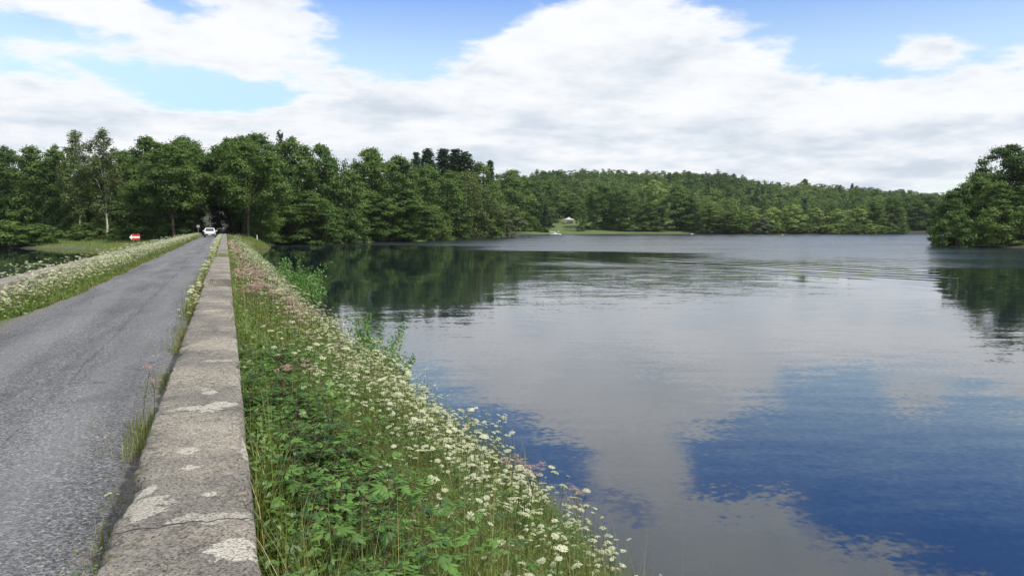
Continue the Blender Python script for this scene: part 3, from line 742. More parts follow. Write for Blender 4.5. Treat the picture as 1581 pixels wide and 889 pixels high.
G_LEFT = 'trees of the left wood'; G_MID = 'trees of the wooded point'; G_FAR = 'trees along the far shore'; G_RIGHT = 'trees of the right shore'
T = [  # kind, variant, column, top, width, distance, label, group
 # left wood
 ('oak', 0, -70, 222, 110, 168, 'broad dark oak cut by the left picture edge', G_LEFT),
 ('oak', 1, 6, 226, 80, 163, 'dark rounded oak closing the wood at the far left', G_LEFT),
 ('alder', 0, 48, 226, 66, 160, 'fresh green alder just right of the leftmost dark oak', G_LEFT),
 ('alder', 1, 86, 224, 64, 158, 'leafy alder left of the slim birch with bare pale trunk', G_LEFT),
 ('birch', 0, 115, 197, 58, 152, 'slim tall birch with a leaning white trunk over the left water', G_LEFT),
 ('birch', 1, 158, 196, 66, 153, 'tallest birch of the left wood, its white trunk forking high', G_LEFT),
 ('alder', 2, 132, 262, 60, 158, 'low alder filling the gap between the two tall birches', G_LEFT),
 ('oak', 2, 190, 232, 70, 165, 'dark oak rising behind the red arrow sign', G_LEFT),
 ('oak', 3, 226, 210, 90, 170, 'high crowned oak right of the tallest birch', G_LEFT),
 ('oak', 4, 283, 210, 86, 172, 'oak whose crown ends at the sky notch over the road', G_LEFT),
 ('alder', 3, 243, 262, 108, 149, 'low spreading tree over the grassy spit beside the red arrow sign', G_LEFT),
 ('bush', 0, 186, 348, 34, 147, 'green bush left of the red arrow sign', G_LEFT),
 ('bush', 1, 248, 345, 40, 146, 'dark bush right of the red arrow sign', G_LEFT),
 ('bush', 2, 292, 340, 34, 150, 'dark bush at the road mouth beside the small pale sign', G_LEFT),
 ('bush', 2, 60, 345, 60, 143, 'bush overhanging the left water below the fresh green alder', G_LEFT),
 ('bush', 1, 10, 340, 80, 143, 'bush overhanging the water at the far left', G_LEFT),
 ('bush', 0, 128, 343, 50, 150, 'bush round the foot of the slim birch', G_LEFT),
 # wooded point
 ('oak', 2, 352, 212, 66, 176, 'dark oak just right of the sky notch over the road', G_MID),
 ('oak', 0, 398, 206, 104, 174, 'largest oak of the wooded point, its crown the highest', G_MID),
 ('oak', 1, 450, 212, 96, 178, 'rounded oak right of the largest oak of the point', G_MID),
 ('oak', 3, 494, 222, 80, 184, 'oak with a spiky top left of the dip in the skyline', G_MID),
 ('alder', 1, 392, 246, 46, 166, 'small yellowish alder in front of the largest oak', G_MID),
 ('oak', 4, 420, 290, 96, 166, 'low dark oak hanging over the water at the causeway corner', G_MID),
 ('alder', 2, 478, 298, 86, 170, 'low alder hanging over the water in the inner corner', G_MID),
 ('bush', 0, 540, 322, 66, 176, 'olive bush leaning far out over the dark water', G_MID),
 ('bush', 1, 500, 335, 56, 172, 'bush with foliage down to the dark water', G_MID),
 ('alder', 3, 540, 262, 62, 186, 'loose olive alder standing behind the leaning bush', G_MID),
 ('oak', 2, 574, 228, 84, 200, 'oak with a wide flat crown right of the skyline dip', G_MID),
 ('oak', 0, 616, 240, 78, 206, 'bright topped oak left of the dark conifers', G_MID),
 ('alder', 0, 622, 296, 96, 202, 'fresh green low crown hanging over the middle of the point', G_MID),
 ('oak', 1, 660, 254, 72, 216, 'oak below the dark conifers', G_MID),
 ('oak', 3, 582, 300, 70, 197, 'dark low oak right of the olive leaning bush', G_MID),
 ('alder', 1, 692, 262, 64, 228, 'light alder below the right end of the conifers', G_MID),
 ('weeper', 0, 722, 262, 78, 240, 'weeping birch with a pale stem near the tip of the point', G_MID),
 ('alder', 2, 750, 290, 60, 250, 'green alder behind the silvery bush at the tip', G_MID),
 ('willow', 0, 774, 318, 52, 258, 'large silvery willow bush at the very tip of the point', G_MID),
 ('willow', 1, 700, 328, 34, 242, 'smaller silvery willow bush inside the tip of the point', G_MID),
 ('bush', 2, 652, 338, 50, 214, 'bush touching the water at the middle of the point', G_MID),
 ('conifer', 0, 643, 234, 56, 268, 'smallest dark conifer above the wooded point', G_MID),
 ('conifer', 1, 661, 229, 80, 272, 'pointed dark conifer second from the left', G_MID),
 ('conifer', 2, 684, 229, 92, 276, 'pointed dark conifer in the middle of the conifer row', G_MID),
 ('conifer', 0, 703, 229, 96, 279, 'dark conifer fourth in the conifer row', G_MID),
 ('conifer', 1, 718, 234, 88, 276, 'dark conifer ending the conifer row on the right', G_MID),
 ('conifer', 2, 757, 247, 52, 330, 'lone thin conifer above the weeping birch', G_MID),
 ('oak', 4, 740, 250, 60, 290, 'dark oak on the rise behind the weeping birch', G_MID),
 # far shore, left to right
 ('conifer', 0, 955, 262, 26, 640, 'lone conifer spire on the ridge above the lawn', G_FAR),
 ('conifer', 1, 1119, 267, 24, 640, 'left one of two conifer spires on the ridge', G_FAR),
 ('conifer', 2, 1133, 268, 22, 640, 'right one of two conifer spires on the ridge', G_FAR),
 ('oak', 1, 1243, 276, 20, 640, 'round crown standing proud of the ridge above the bright willows', G_FAR),
 ('conifer', 0, 1316, 283, 18, 640, 'small conifer at the falling end of the ridge', G_FAR),
 ('oak', 0, 790, 262, 70, 372, 'dark tall oak behind the tip of the wooded point', G_FAR),
 ('alder', 0, 800, 318, 40, 372, 'alder right behind the silvery willow bush', G_FAR),
 ('oak', 1, 824, 276, 50, 396, 'dark oak left of the pale green crown on the far shore', G_FAR),
 ('conifer', 2, 842, 314, 24, 383, 'small cone shaped evergreen left of the white tent', G_FAR),
 ('alder', 1, 849, 280, 40, 414, 'pale green crown standing above the white tent', G_FAR),
 ('alder', 2, 882, 300, 44, 434, 'dark crown shading the white tent', G_FAR),
 ('alder', 3, 899, 312, 18, 384, 'small dark tree standing alone on the lawn right of the white tent', G_FAR),
 ('oak', 2, 932, 284, 58, 394, 'broad tree on the lawn, left of the two yellow green crowns', G_FAR),
 ('oak', 3, 965, 292, 52, 388, 'dark tree on the lawn left of the paler yellow green crown', G_FAR),
 ('bright', 0, 1009, 278, 48, 412, 'palest yellow green crown rising from the far shore', G_FAR),
 ('oak', 4, 1006, 312, 44, 386, 'dark low tree under the palest yellow green crown', G_FAR),
 ('alder', 0, 1046, 288, 56, 390, 'second yellow green crown, right of the palest one', G_FAR),
 ('oak', 1, 1066, 304, 44, 388, 'dark tree over the white sign on the far shore', G_FAR),
 ('alder', 3, 1096, 314, 46, 388, 'alder right of the white sign on the far shore', G_FAR),
 ('bright', 1, 1131, 306, 22, 396, 'slim yellowish crown before the row of bright willows', G_FAR),
 ('alder', 1, 1128, 326, 46, 386, 'low dark alder left of the bright willows', G_FAR),
 ('bright', 2, 1160, 318, 42, 390, 'first bright willow from the left on the far shore', G_FAR),
 ('bright', 0, 1194, 320, 44, 390, 'second bright willow from the left on the far shore', G_FAR),
 ('bright', 1, 1226, 316, 46, 391, 'third bright willow from the left, beyond the yellow buoy', G_FAR),
 ('bright', 2, 1260, 321, 46, 390, 'fourth bright willow from the left on the far shore', G_FAR),
 ('bright', 0, 1294, 322, 46, 391, 'fifth bright willow from the left on the far shore', G_FAR),
 ('bright', 1, 1324, 321, 42, 392, 'last bright willow, left of the dark promontory trees', G_FAR),
 ('willow', 2, 1178, 336, 36, 384, 'greyish shrub in front of the bright willows', G_FAR),
 ('alder', 2, 1350, 312, 46, 396, 'dark tree right of the last bright willow', G_FAR),
 ('oak', 0, 1376, 304, 46, 398, 'dark tree ending the far headland', G_FAR),
 ('oak', 3, 1404, 304, 50, 440, 'tree at the back of the far inlet', G_FAR),
 ('oak', 4, 1436, 300, 50, 444, 'tree at the back of the inlet beside the right wood', G_FAR),
 ('alder', 3, 1470, 298, 56, 446, 'tree half hidden behind the tip of the right wood', G_FAR),
 # right shore
 ('oak', 1, 1478, 290, 62, 158, 'lower oak leading the right wood out to its tip', G_RIGHT),
 ('alder', 2, 1450, 318, 34, 160, 'small alder leaning over the water at the tip of the right wood', G_RIGHT),
 ('oak', 2, 1512, 266, 76, 158, 'mid height oak of the right wood, second from the tip', G_RIGHT),
 ('oak', 3, 1562, 222, 96, 160, 'tallest oak of the right wood with sky showing through', G_RIGHT),
 ('oak', 0, 1622, 214, 110, 160, 'tall oak cut by the right picture edge', G_RIGHT),
 ('oak', 4, 1690, 220, 110, 158, 'tall oak beyond the right picture edge', G_RIGHT),
 ('bush', 0, 1482, 326, 62, 148, 'bush trailing into the water near the tip of the right wood', G_RIGHT),
 ('bush', 1, 1530, 320, 66, 147, 'bush trailing into the water under the right wood', G_RIGHT),
 ('bush', 2, 1578, 318, 66, 145, 'bush trailing into the water at the right picture edge', G_RIGHT),
 ('alder', 0, 1546, 284, 66, 151, 'rounded alder in front of the tallest right oak', G_RIGHT),
 ('alder', 1, 1600, 282, 66, 149, 'alder at the water by the right picture edge', G_RIGHT),
]
for k, v, x, top, w, d, lab, g in T:
    if g == G_FAR and d < 398: d -= 19 if x > 1080 else (12 if x < 850 else 6)
    o = px_tree(k, v, x, top, w, d, lab, g, cat='bush' if k in ('bush', 'willow') else 'tree')
rb = random.Random(4)
for x in list(range(806, 850, 12)) + list(range(1082, 1392, 11)):
    px_tree(('bush', 'bush', 'bright')[rb.randrange(3)] if x > 1140 else 'bush', rb.randrange(3), x + rb.uniform(-3, 3), rb.uniform(341, 351), rb.uniform(16, 26), 366 + rb.uniform(0, 3) - (2 if x < 850 else 0), 'low bush hanging over the far waterline', 'low bushes along the far waterline', cat='bush')
for x in (-60, -25, 36):
    px_tree('bush', rb.randrange(3), x, 350, 60, 143, 'low bush over the left water under the dark oaks', 'low bushes over the left water', cat='bush')
# trees meeting over the lane where it enters the wood
for i, (x, y, h, w, k) in enumerate([(-8.5, 151, 16, 12, 'lane'), (3.8, 150, 17, 12, 'lane'), (-7.5, 163, 18, 14, 'lane'), (3.4, 161, 19, 14, 'lane'), (-7.5, 176, 18, 15, 'lane'), (3.2, 174, 19, 15, 'lane'), (-9.5, 156, 9, 8, 'alder'), (6.0, 156, 9, 8, 'alder'), (-10, 168, 10, 9, 'alder'), (6.5, 170, 10, 9, 'alder'),
                                     (-7.5, 190, 18, 15, 'lane'), (3.2, 188, 18, 15, 'lane'), (-3.2, 352, 15, 11, 'oak'), (-8, 346, 13, 10, 'alder'), (4, 356, 16, 11, 'oak'), (-15, 252, 16, 12, 'oak')]):
    plant_tree(k, i, x, y, float(terrain_z(np.array([x]), np.array([y]))[0]), h, w, NAME[k], 'dark tree lining the shaded lane inside the wood', 'trees lining the lane in the wood')

# ---- the wood behind: one mass of crowns nobody could count
def forest_mass(name, pts, hh, rr, leaf, n_leaf, mat, label, nvar=8, seed=3):
    r = np.random.default_rng(seed)
    vars_ = []
    for v in range(nvar):
        s, C, cr = crown_soup(r, 1.0, 0.36 if v < 6 else 0.24, 0.06, 20 if v < 6 else 30, n_leaf, leaf, 'full' if v < 6 else 'cone', rag=0.9, cl_r=(0.28, 0.5))
        s.b = [(q, w, np.full(len(m), v % 3 if v < 6 else 3, np.int32)) for q, w, m in s.b]; vars_.append(s)
    for s in vars_: s.b = [(v[:, [0, 1, 3]] + (v[:, [2]] - v[:, [0]]) * np.array([0, .45, .45])[None, :, None], a, m) for v, a, m in s.b]
    big = Soup()
    pts = np.asarray(pts); sp = fbm(pts[:, 0] * .022, pts[:, 1] * .022, seed, 3) + r.normal(size=len(pts)) * .09
    vi = np.where(sp < .42, r.integers(0, 2, len(pts)) * 3, np.where(sp < .54, 1 + r.integers(0, 2, len(pts)) * 3, 2 + r.integers(0, 2, len(pts)) * 3))
    vi = np.where(r.random(len(pts)) < .015 + .07 * (fbm(pts[:, 0] * .03, pts[:, 1] * .03, seed + 5, 2) > .62), 6 + r.integers(0, 2, len(pts)), vi)
    z = terrain_z(pts[:, 0], pts[:, 1])
    own = r.normal(size=len(pts)) * 0.30
    for v in range(nvar):
        k = vi == v
        M = mats4(np.column_stack([pts[k], z[k]]), r.uniform(0, 6.28, k.sum()))
        H = hh[k] * (1.0 if v < 6 else 1.16); W = rr[k] / 0.36
        M[:, :, 0] *= W[:, None]; M[:, :, 1] *= W[:, None]; M[:, :3, 2] *= H[:, None]
        big.merge(vars_[v], M, own[k])
    o = big.build(name, mat)
    tag(o, label, kind='stuff'); return o
def scatter(px0, px1, d0, d1, step, r):
    out = []
    d = d0
    while d < d1:
        x0 = (px0 - CX) / F_PX * d; x1 = (px1 - CX) / F_PX * d
        xs = np.arange(x0, x1, step); xs = xs + r.uniform(-.4, .4, len(xs)) * step
        dd = d + r.uniform(-.45, .45, len(xs)) * step
        out.append(np.column_stack([xs * _R[0] + dd * _A[0], xs * _R[1] + dd * _A[1]])); d += step
    return np.concatenate(out)
def on_land(p, m=3.0): 
    s = np.minimum(signed_dist(p[:, 0], p[:, 1], right_lake), signed_dist(p[:, 0], p[:, 1], left_lake))
    return s > m
r = np.random.default_rng(21)
M_HILL = leaf_mat('far_forest_leaves', (0.026, 0.060, 0.016), (0.105, 0.168, 0.044), attr_w=0.9)
M_HILL2 = leaf_mat('far_ash_leaves', (0.045, 0.085, 0.022), (0.150, 0.215, 0.062), attr_w=0.9)
M_HILL3 = leaf_mat('far_beech_leaves', (0.016, 0.040, 0.014), (0.080, 0.125, 0.036), attr_w=0.9)
M_HILLS = [M_HILL3, M_HILL, M_HILL2, M_PINE]
pts = scatter(690, 1640, 398, 720, 9.0, r)
dep = pts @ _A[:2]; pxs = CX + F_PX * (pts @ _R[:2]) / dep
keep = on_land(pts, 6) & ~((dep < 445) & (pxs > 852) & (pxs < 1062)) & ~((dep < 470) & (pxs > 1390))
pts = pts[keep]
forest_mass('forest', pts, (12.5 + 5 * (fbm(pts[:, 0] * .035, pts[:, 1] * .035, 2, 3) - .5)) * r.uniform(.78, 1.2, len(pts)), r.choice([4.4, 5.2, 6.0, 7.0, 8.4], len(pts)) * r.uniform(.85, 1.15, len(pts)), 0.052, 1250, M_HILLS, 'mixed forest covering the hill beyond the lake')
pts = np.concatenate([scatter(-330, 800, 180, 300, 9.0, r), scatter(290, 420, 300, 520, 9.0, r)])
dep = pts @ _A[:2]; pxs = CX + F_PX * (pts @ _R[:2]) / dep
keep = on_land(pts, 4) & ((np.abs(pts[:, 0] - ROAD_X) > 9.5) | (pts[:, 1] > 345)) & ~((pts[:, 1] > 212) & (pts[:, 1] < 338) & (pts[:, 0] > -9) & (pts[:, 0] < 22)) & (dep > 182 + np.clip(pxs - 380, 0, 400) * 0.21)
pts = pts[keep]
hmax = (348 - np.interp(CX + F_PX * (pts @ _R[:2]) / (pts @ _A[:2]), [-300, 0, 100, 200, 300, 320, 345, 400, 480, 520, 600, 640, 700, 800], [230, 236, 235, 232, 222, 246, 226, 216, 228, 246, 244, 254, 262, 275])) / F_PX * (pts @ _A[:2]) + 4 - terrain_z(pts[:, 0], pts[:, 1])
hh = np.minimum(r.uniform(16, 26, len(pts)), hmax)
forest_mass('forest', pts[hh > 5], hh[hh > 5], r.uniform(4.0, 6.0, (hh > 5).sum()), 0.034, 1500, M_HILLS, 'dense wood behind the trees of the left shore', seed=8)
pts = scatter(1490, 1900, 160, 215, 7.0, r); pts = pts[on_land(pts, 6)]
forest_mass('forest', pts, r.uniform(13, 18, len(pts)), r.uniform(4.0, 5.8, len(pts)), 0.034, 1500, M_HILLS, 'dense wood behind the trees of the right shore', seed=9)

# ================================================================== PLANTS ON THE BANK
M_GRASS = leaf_mat('bank_grass', (0.070, 0.115, 0.014), (0.220, 0.265, 0.046), trans=0.3, gloss=0.04, tree_w=0.0, warm=(0.42, 0.35, 0.16))
M_STEM = leaf_mat('green_stems', (0.070, 0.110, 0.035), (0.160, 0.190, 0.070), trans=0.1, tree_w=0.3)
M_REDSTEM = plain_mat('reddish_stems', (0.10, 0.060, 0.040), 0.8)
M_HERB = leaf_mat('herb_leaves', (0.045, 0.100, 0.012), (0.170, 0.262, 0.040), trans=0.3, gloss=0.05, tree_w=0.25)
M_BRAMBLE = leaf_mat('bramble_leaves', (0.014, 0.050, 0.008), (0.135, 0.270, 0.042), trans=0.28, gloss=0.04, attr_w=1.0, tree_w=0.35)
M_UMBEL = leaf_mat('umbel_florets', (0.34, 0.38, 0.20), (0.78, 0.78, 0.61), trans=0.2, gloss=0.02, attr_w=0.9, tree_w=0.35)
M_GREENUMB = leaf_mat('closed_umbels', (0.16, 0.20, 0.09), (0.34, 0.36, 0.19), trans=0.15, tree_w=0.3)
M_PINK = leaf_mat('hemp_agrimony_florets', (0.30, 0.165, 0.16), (0.66, 0.50, 0.49), trans=0.2, gloss=0.02, attr_w=1.0, tree_w=0.35)
M_SHRUB = leaf_mat('shoreline_shrub_leaves', (0.055, 0.140, 0.024), (0.175, 0.330, 0.060), trans=0.3, gloss=0.05, tree_w=0.2)

def umbel_soup(r, R=0.036, n_ray=26, n_fl=9, rays=True, dome=0.25, fl=0.0042):
    """flat head of white florets on a fan of fine rays; the stalk meets it at the origin"""
    s = Soup()
    i = np.arange(n_ray)
    rr = R * np.sqrt((i + 0.5) / n_ray); ph = i * 2.39996 + r.uniform(0, 6)
    c = np.column_stack([rr * np.cos(ph), rr * np.sin(ph), R * 0.75 - dome * rr ** 2 / R + r.normal(size=n_ray) * R * 0.03])
    ur = R * 0.24
    k = np.repeat(i, n_fl); n = len(k)
    a = r.uniform(0, 6.28, n); q = ur * np.sqrt(r.random(n))
    p = c[k] + np.column_stack([q * np.cos(a), q * np.sin(a), -0.25 * q ** 2 / ur + r.normal(size=n) * R * 0.02])
    nrm = np.column_stack([p[:, 0] * 8, p[:, 1] * 8, np.ones(n)]) + r.normal(size=(n, 3)) * 0.35
    sh = np.clip(0.62 + r.normal(size=n) * 0.22, 0, 1)
    s.add(leaf_polys(p, nrm, fl * 2 * r.uniform(.7, 1.3, n), fl * 1.7, r), sh, 0)
    if rays:
        for j in range(n_ray):
            s.add(tube(np.array([[0, 0, 0], c[j] * np.array([.5, .5, .42]), c[j]]), [0.0008, 0.0006, 0.0005], 3), 0.5, 1)
        for j in range(7):                                    # bracts under the head
            b = np.array([math.cos(j * .9), math.sin(j * .9), -0.25])
            s.add(tube(np.array([[0, 0, 0], b * R * 0.5]), [0.0008, 0.0003], 3), 0.5, 1)
    return s
def coarse_umbel(r, R=0.036, n=16):
    s = Soup()
    i = np.arange(n); rr = R * np.sqrt((i + 0.5) / n); ph = i * 2.39996
    p = np.column_stack([rr * np.cos(ph), rr * np.sin(ph), R * 0.5 - 0.3 * rr ** 2 / R + r.normal(size=n) * R * 0.05])
    s.add(leaf_polys(p, np.column_stack([p[:, 0] * 9, p[:, 1] * 9, np.ones(n)]) + r.normal(size=(n, 3)) * .3, R * 0.42 * r.uniform(.7, 1.2, n), R * 0.40, r), np.clip(0.6 + r.normal(size=n) * .25, 0, 1), 0)
    return s
def nest_soup(r, R=0.022):
    """umbel closed into a green bird's nest"""
    s = Soup()
    for j in range(16):
        a = j * 0.3927 * 1.0 + r.uniform(-.1, .1)
        d = np.array([math.cos(a), math.sin(a), 0])
        s.add(tube(np.array([[0, 0, 0], d * R * 0.9 + [0, 0, R * 0.7], d * R * 0.55 + [0, 0, R * 1.7]]), [0.0012, 0.002, 0.003], 3), r.random(), 0)
    return s
def feather_leaf(r, L, n=9):
    """finely cut leaf on a curved stalk"""
    s = Soup()
    t = np.linspace(0, 1, 6)
    ax = np.column_stack([t * L * 0.9, 0 * t, L * (0.55 * t - 0.75 * t ** 2)])
    s.add(tube(ax, np.linspace(0.0014, 0.0006, 6), 3), 0.4, 0)
    c, sh = [], []
    for q in np.linspace(0.3, 1.0, n):
        b = np.array([np.interp(q, t, ax[:, 0]), 0, np.interp(q, t, ax[:, 2])])
        for sg in (-1, 1):
            for w in (0.3, 0.6, 0.9):
                c.append(b + np.array([0.10 * L * w, sg * L * 0.24 * (1.15 - q) * 1.7 * w, r.normal() * L * .02]))
    c = np.array(c)
    s.add(leaf_polys(c, np.tile([0, 0, 1.0], (len(c), 1)) + r.normal(size=(len(c), 3)) * .35, L * .13, L * .05, r), np.clip(.5 + r.normal(size=len(c)) * .2, 0, 1), 0)
    return s
def carrot_parts(r, H):
    """stem, leaves and the places of the heads of one wild carrot"""
    stem, lv, heads = Soup(), Soup(), []
    z = np.linspace(0, 1, 7)
    bend = r.normal(size=2) * 0.10
    main = np.column_stack([bend[0] * z ** 2 * H, bend[1] * z ** 2 * H, z * H])
    stem.add(tube(main, np.linspace(0.0042, 0.0020, 7), 5), 0.5, 0)
    heads.append((main[-1], np.array([bend[0], bend[1], 1.0]), r.uniform(0.75, 1.05)))
    for j in range(r.integers(2, 5)):
        q = r.uniform(0.35, 0.75); a = r.uniform(0, 6.28); l = r.uniform(0.16, 0.34) * H
        b = np.array([np.interp(q, z, main[:, 0]), np.interp(q, z, main[:, 1]), q * H])
        d = np.array([math.cos(a), math.sin(a), 0])
        e = b + d * l * 0.45 + np.array([0, 0, l])
        stem.add(tube(np.array([b, b + d * l * .3 + [0, 0, l * .4], e]), [0.0026, 0.002, 0.0014], 4), 0.5, 0)
        heads.append((e, np.array([d[0] * .35, d[1] * .35, 1.0]), r.uniform(0.45, 0.8)))
    for j in range(9):
        q = r.uniform(0.02, 0.7); a = r.uniform(0, 6.28)
        b = np.array([np.interp(q, z, main[:, 0]), np.interp(q, z, main[:, 1]), q * H])
        lv.merge(feather_leaf(r, r.uniform(0.12, 0.24)), mats4(b[None], np.array([a]))[0])
    return stem, lv, heads
def head_matrix(p, d, s, r):
    z = unit(np.asarray(d, float) + r.normal(size=3) * 0.13); x = unit(np.cross([0, 1, 0.1], z)); y = np.cross(z, x)
    M = np.eye(4); M[:3, 0], M[:3, 1], M[:3, 2] = x * s, y * s, z * s; M[:3, 3] = p
    return M

# ---- individual wild carrots: prototypes with parts, then copies
r = np.random.default_rng(5)
UMB = [umbel_soup(r, dome=dm).mesh('flower_head', [M_UMBEL, M_STEM]) for dm in (0.15, 0.25, 0.4)]
NEST = nest_soup(r).mesh('closed_head', [M_GREENUMB])
def carrot_proto(r):
    H = r.uniform(0.62, 0.82)
    stem, lv, heads = carrot_parts(r, H)
    root = empty('wild_carrot')
    stem.build('stem', [M_STEM], root); lv.build('leaves', [M_HERB], root)
    for i, (p, d, s) in enumerate(heads):
        nest = i > 1 and r.random() < 0.22
        o = link('closed_head' if nest else 'flower_head', NEST if nest else UMB[r.integers(0, 3)], root)
        o.matrix_local = Matrix(head_matrix(p, d, s, r).tolist())
    return root
protos = [carrot_proto(r) for _ in range(9)]
def bank_top(x, y): return bank_z(x, y) - 0.02
def bank_spots(n, x0, x1, y0, y1, r, ypow=1.0):
    x = r.uniform(x0, x1, n); y = y0 + (y1 - y0) * r.random(n) ** ypow
    return x, y
def place(proto, k, x, y, z, s, rz, lean, label, cat, group, used=set()):
    o = proto if proto.name not in used else copy_tree(proto)
    used.add(proto.name)
    o.location = (x, y, z); o.scale = (s, s, s); o.rotation_euler = (lean[0], lean[1], rz)
    return tag(o, label, cat, group)
G_CARROT = 'wild carrots on the bank'
spots = []
r = np.random.default_rng(77)
while len(spots) < 292:
    x, y = r.uniform(0.4, 3.4), 1.8 + 10.0 * r.random() ** 0.8
    dens = (sstep(x, 0.8, 1.6) * (1 - 0.6 * sstep(x, 2.9, 3.4)) + 0.05) * (0.25 + 0.75 * sstep(vnoise(x * 1.3, y * 0.8, 5), .3, .6))
    if y < 6.0: dens *= 0.55
    if r.random() < dens: spots.append((float(bank_x(x, y)), y))
for i, (x, y) in enumerate(spots):
    place(protos[i % 9], i, x, y, float(bank_top(x, y)), r.uniform(0.8, 1.2), r.uniform(0, 6.28), (r.normal() * .08 - 0.02, r.normal() * .08 + 0.06),
          'white flowering wild carrot standing among the grass of the near bank', 'wild carrot', G_CARROT)

# ---- pink hemp agrimony
def agrimony_proto(r):
    H = r.uniform(0.75, 1.0); root = empty('hemp_agrimony'); stem, lv = Soup(), Soup()
    z = np.linspace(0, 1, 6); b = r.normal(size=2) * .06
    main = np.column_stack([b[0] * z ** 2, b[1] * z ** 2, z * H]); stem.add(tube(main, np.linspace(.0045, .0025, 6), 5), .5)
    for j in range(r.integers(3, 6)):
        a = j * 2.1 + r.uniform(0, 1); d = np.array([math.cos(a), math.sin(a), 0]); q = r.uniform(.82, .95)
        p0 = np.array([b[0] * q * q, b[1] * q * q, q * H]); e = p0 + d * r.uniform(.04, .075) + [0, 0, r.uniform(.05, .13) + (1 - q) * H * .6]
        stem.add(tube(np.array([p0, (p0 + e) / 2 + d * .008, e]), [.002, .0016, .0012], 3), .5)
        hd = Soup(); n = 70
        pp = r.normal(size=(n, 3)) * np.array([.021, .021, .007]); hd.add(leaf_polys(pp + [0, 0, .012], rand_dir(r, n) + [0, 0, .9], r.uniform(.007, .014, n), .008, r), np.clip(r.normal(size=n) * .28 + .45, 0, 1))
        o = hd.build('flower_cluster', [M_PINK], root); o.location = e
    for j in range(14):
        q = .1 + .75 * j / 14; a = j * 1.57 + r.uniform(-.3, .3); d = np.array([math.cos(a), math.sin(a), -.25]); p = np.array([b[0] * q * q, b[1] * q * q, q * H])
        for w in (-.5, 0, .5):
            dd = np.array([math.cos(a + w), math.sin(a + w), -.25]); L = r.uniform(.06, .11); sd = np.array([-dd[1], dd[0], 0]) * L * .14
            lv.add(np.array([p, p + dd * L * .45 + sd, p + dd * L, p + dd * L * .45 - sd]), r.random())
    stem.build('stem', [M_REDSTEM], root); lv.build('leaves', [M_HERB], root)
    return root
r = np.random.default_rng(31)
agri = [agrimony_proto(r) for _ in range(4)]
def plain_patch(n, cx, cy_, sx, sy, lab, group, scale=(0.8, 1.15), dz=0.0):
    for i in range(n):
        x, y = cx + r.normal() * sx, cy_ + r.normal() * sy
        x = max(x, 0.28) if cx > 0 else x
        place(agri[i % 4], i, x, y, float(bank_top(x, y)) + dz, r.uniform(*scale), r.uniform(0, 6.28), (r.normal() * .06, r.normal() * .06), lab, 'hemp agrimony', group)
plain_patch(44, 0.75, 16.5, 0.30, 2.6, 'pink hemp agrimony in the thick patch beside the parapet', 'hemp agrimony in the thick pink patch')
plain_patch(18, 1.05, 12.5, 0.30, 1.2, 'pink hemp agrimony in the small patch down the bank', 'hemp agrimony in the small pink patch')
plain_patch(14, 0.65, 25.0, 0.25, 3.5, 'pink hemp agrimony far along the parapet', 'hemp agrimony far along the parapet')
def px_plant(x, y, z): 
    p = at_z(x, y, z); return float(p[0]), float(p[1])
for i, (px_, py_, lab) in enumerate([(240, 690, 'pink hemp agrimony growing at the road edge against the parapet'), (213, 668, 'second pink hemp agrimony at the road edge, nearer the asphalt')]):
    x, y = px_plant(px_, py_, 2.15)
    place(agri[i + 1], i, max(min(x, -0.5), -0.75), y, 2.13, 0.62, 1.0 + i, (0.02, -0.03), lab, 'hemp agrimony', None)
for i, (px_, py_, s, lab) in enumerate([(886, 762, 1.0, 'tall pink hemp agrimony at the water edge, the rightmost one'), (812, 715, 1.05, 'pink hemp agrimony standing against the dark blue water'), (780, 718, .95, 'pink hemp agrimony left of the one against the blue water'),
                                 (835, 728, .9, 'slim pink hemp agrimony beside the one against the blue water'), (474, 575, .9, 'lone pink hemp agrimony high on the near bank'), (435, 558, .9, 'pink hemp agrimony among the brambles near the parapet')]):
    p = None
    for it in range(25):                                   # walk along the line of sight until its top meets the height of a plant on the bank
        zt = 3.4 - it * 0.1
        q = at_z(px_, py_, zt); 
        if zt - float(bank_top(q[0], q[1])) < 1.0 * s: p = q; break
    if p is None: continue
    place(agri[i % 4], i, float(p[0]), float(p[1]), float(bank_top(p[0], p[1])), s, i * 1.3, (0.03, 0.02), lab, 'hemp agrimony', None)

# ---- brambles along the parapet
def bramble_leaf(r, p, a, L, tilt):
    """three to five toothed leaflets on one stalk"""
    out, sh = [], []
    base = r.uniform(.05, .85)
    for w in ((-1.1, -.45, 0, .45, 1.1) if r.random() < .6 else (-.8, 0, .8)):
        aa = a + w; d = np.array([math.cos(aa), math.sin(aa), -tilt + r.normal() * .12]); d /= np.linalg.norm(d)
        sd = np.array([-math.sin(aa), math.cos(aa), 0.0]); up = np.cross(d, sd) * -1
        l = L * (1 - .25 * abs(w)); q = p + d * l * .35 * (0.5 + (abs(w) < .3) * .6)
        for sg in (1, -1):
            edge = sd * sg * .8
            tip = q + d * l
            a1 = q + d * l * .25 + edge * l * .26 + up * l * .06; a2 = q + d * l * .62 + edge * l * .24 + up * l * .05
            out.append([q, a1, a2, tip]); sh.append(np.clip(base + r.normal() * .1, 0, 1))
    return np.array(out), np.array(sh)
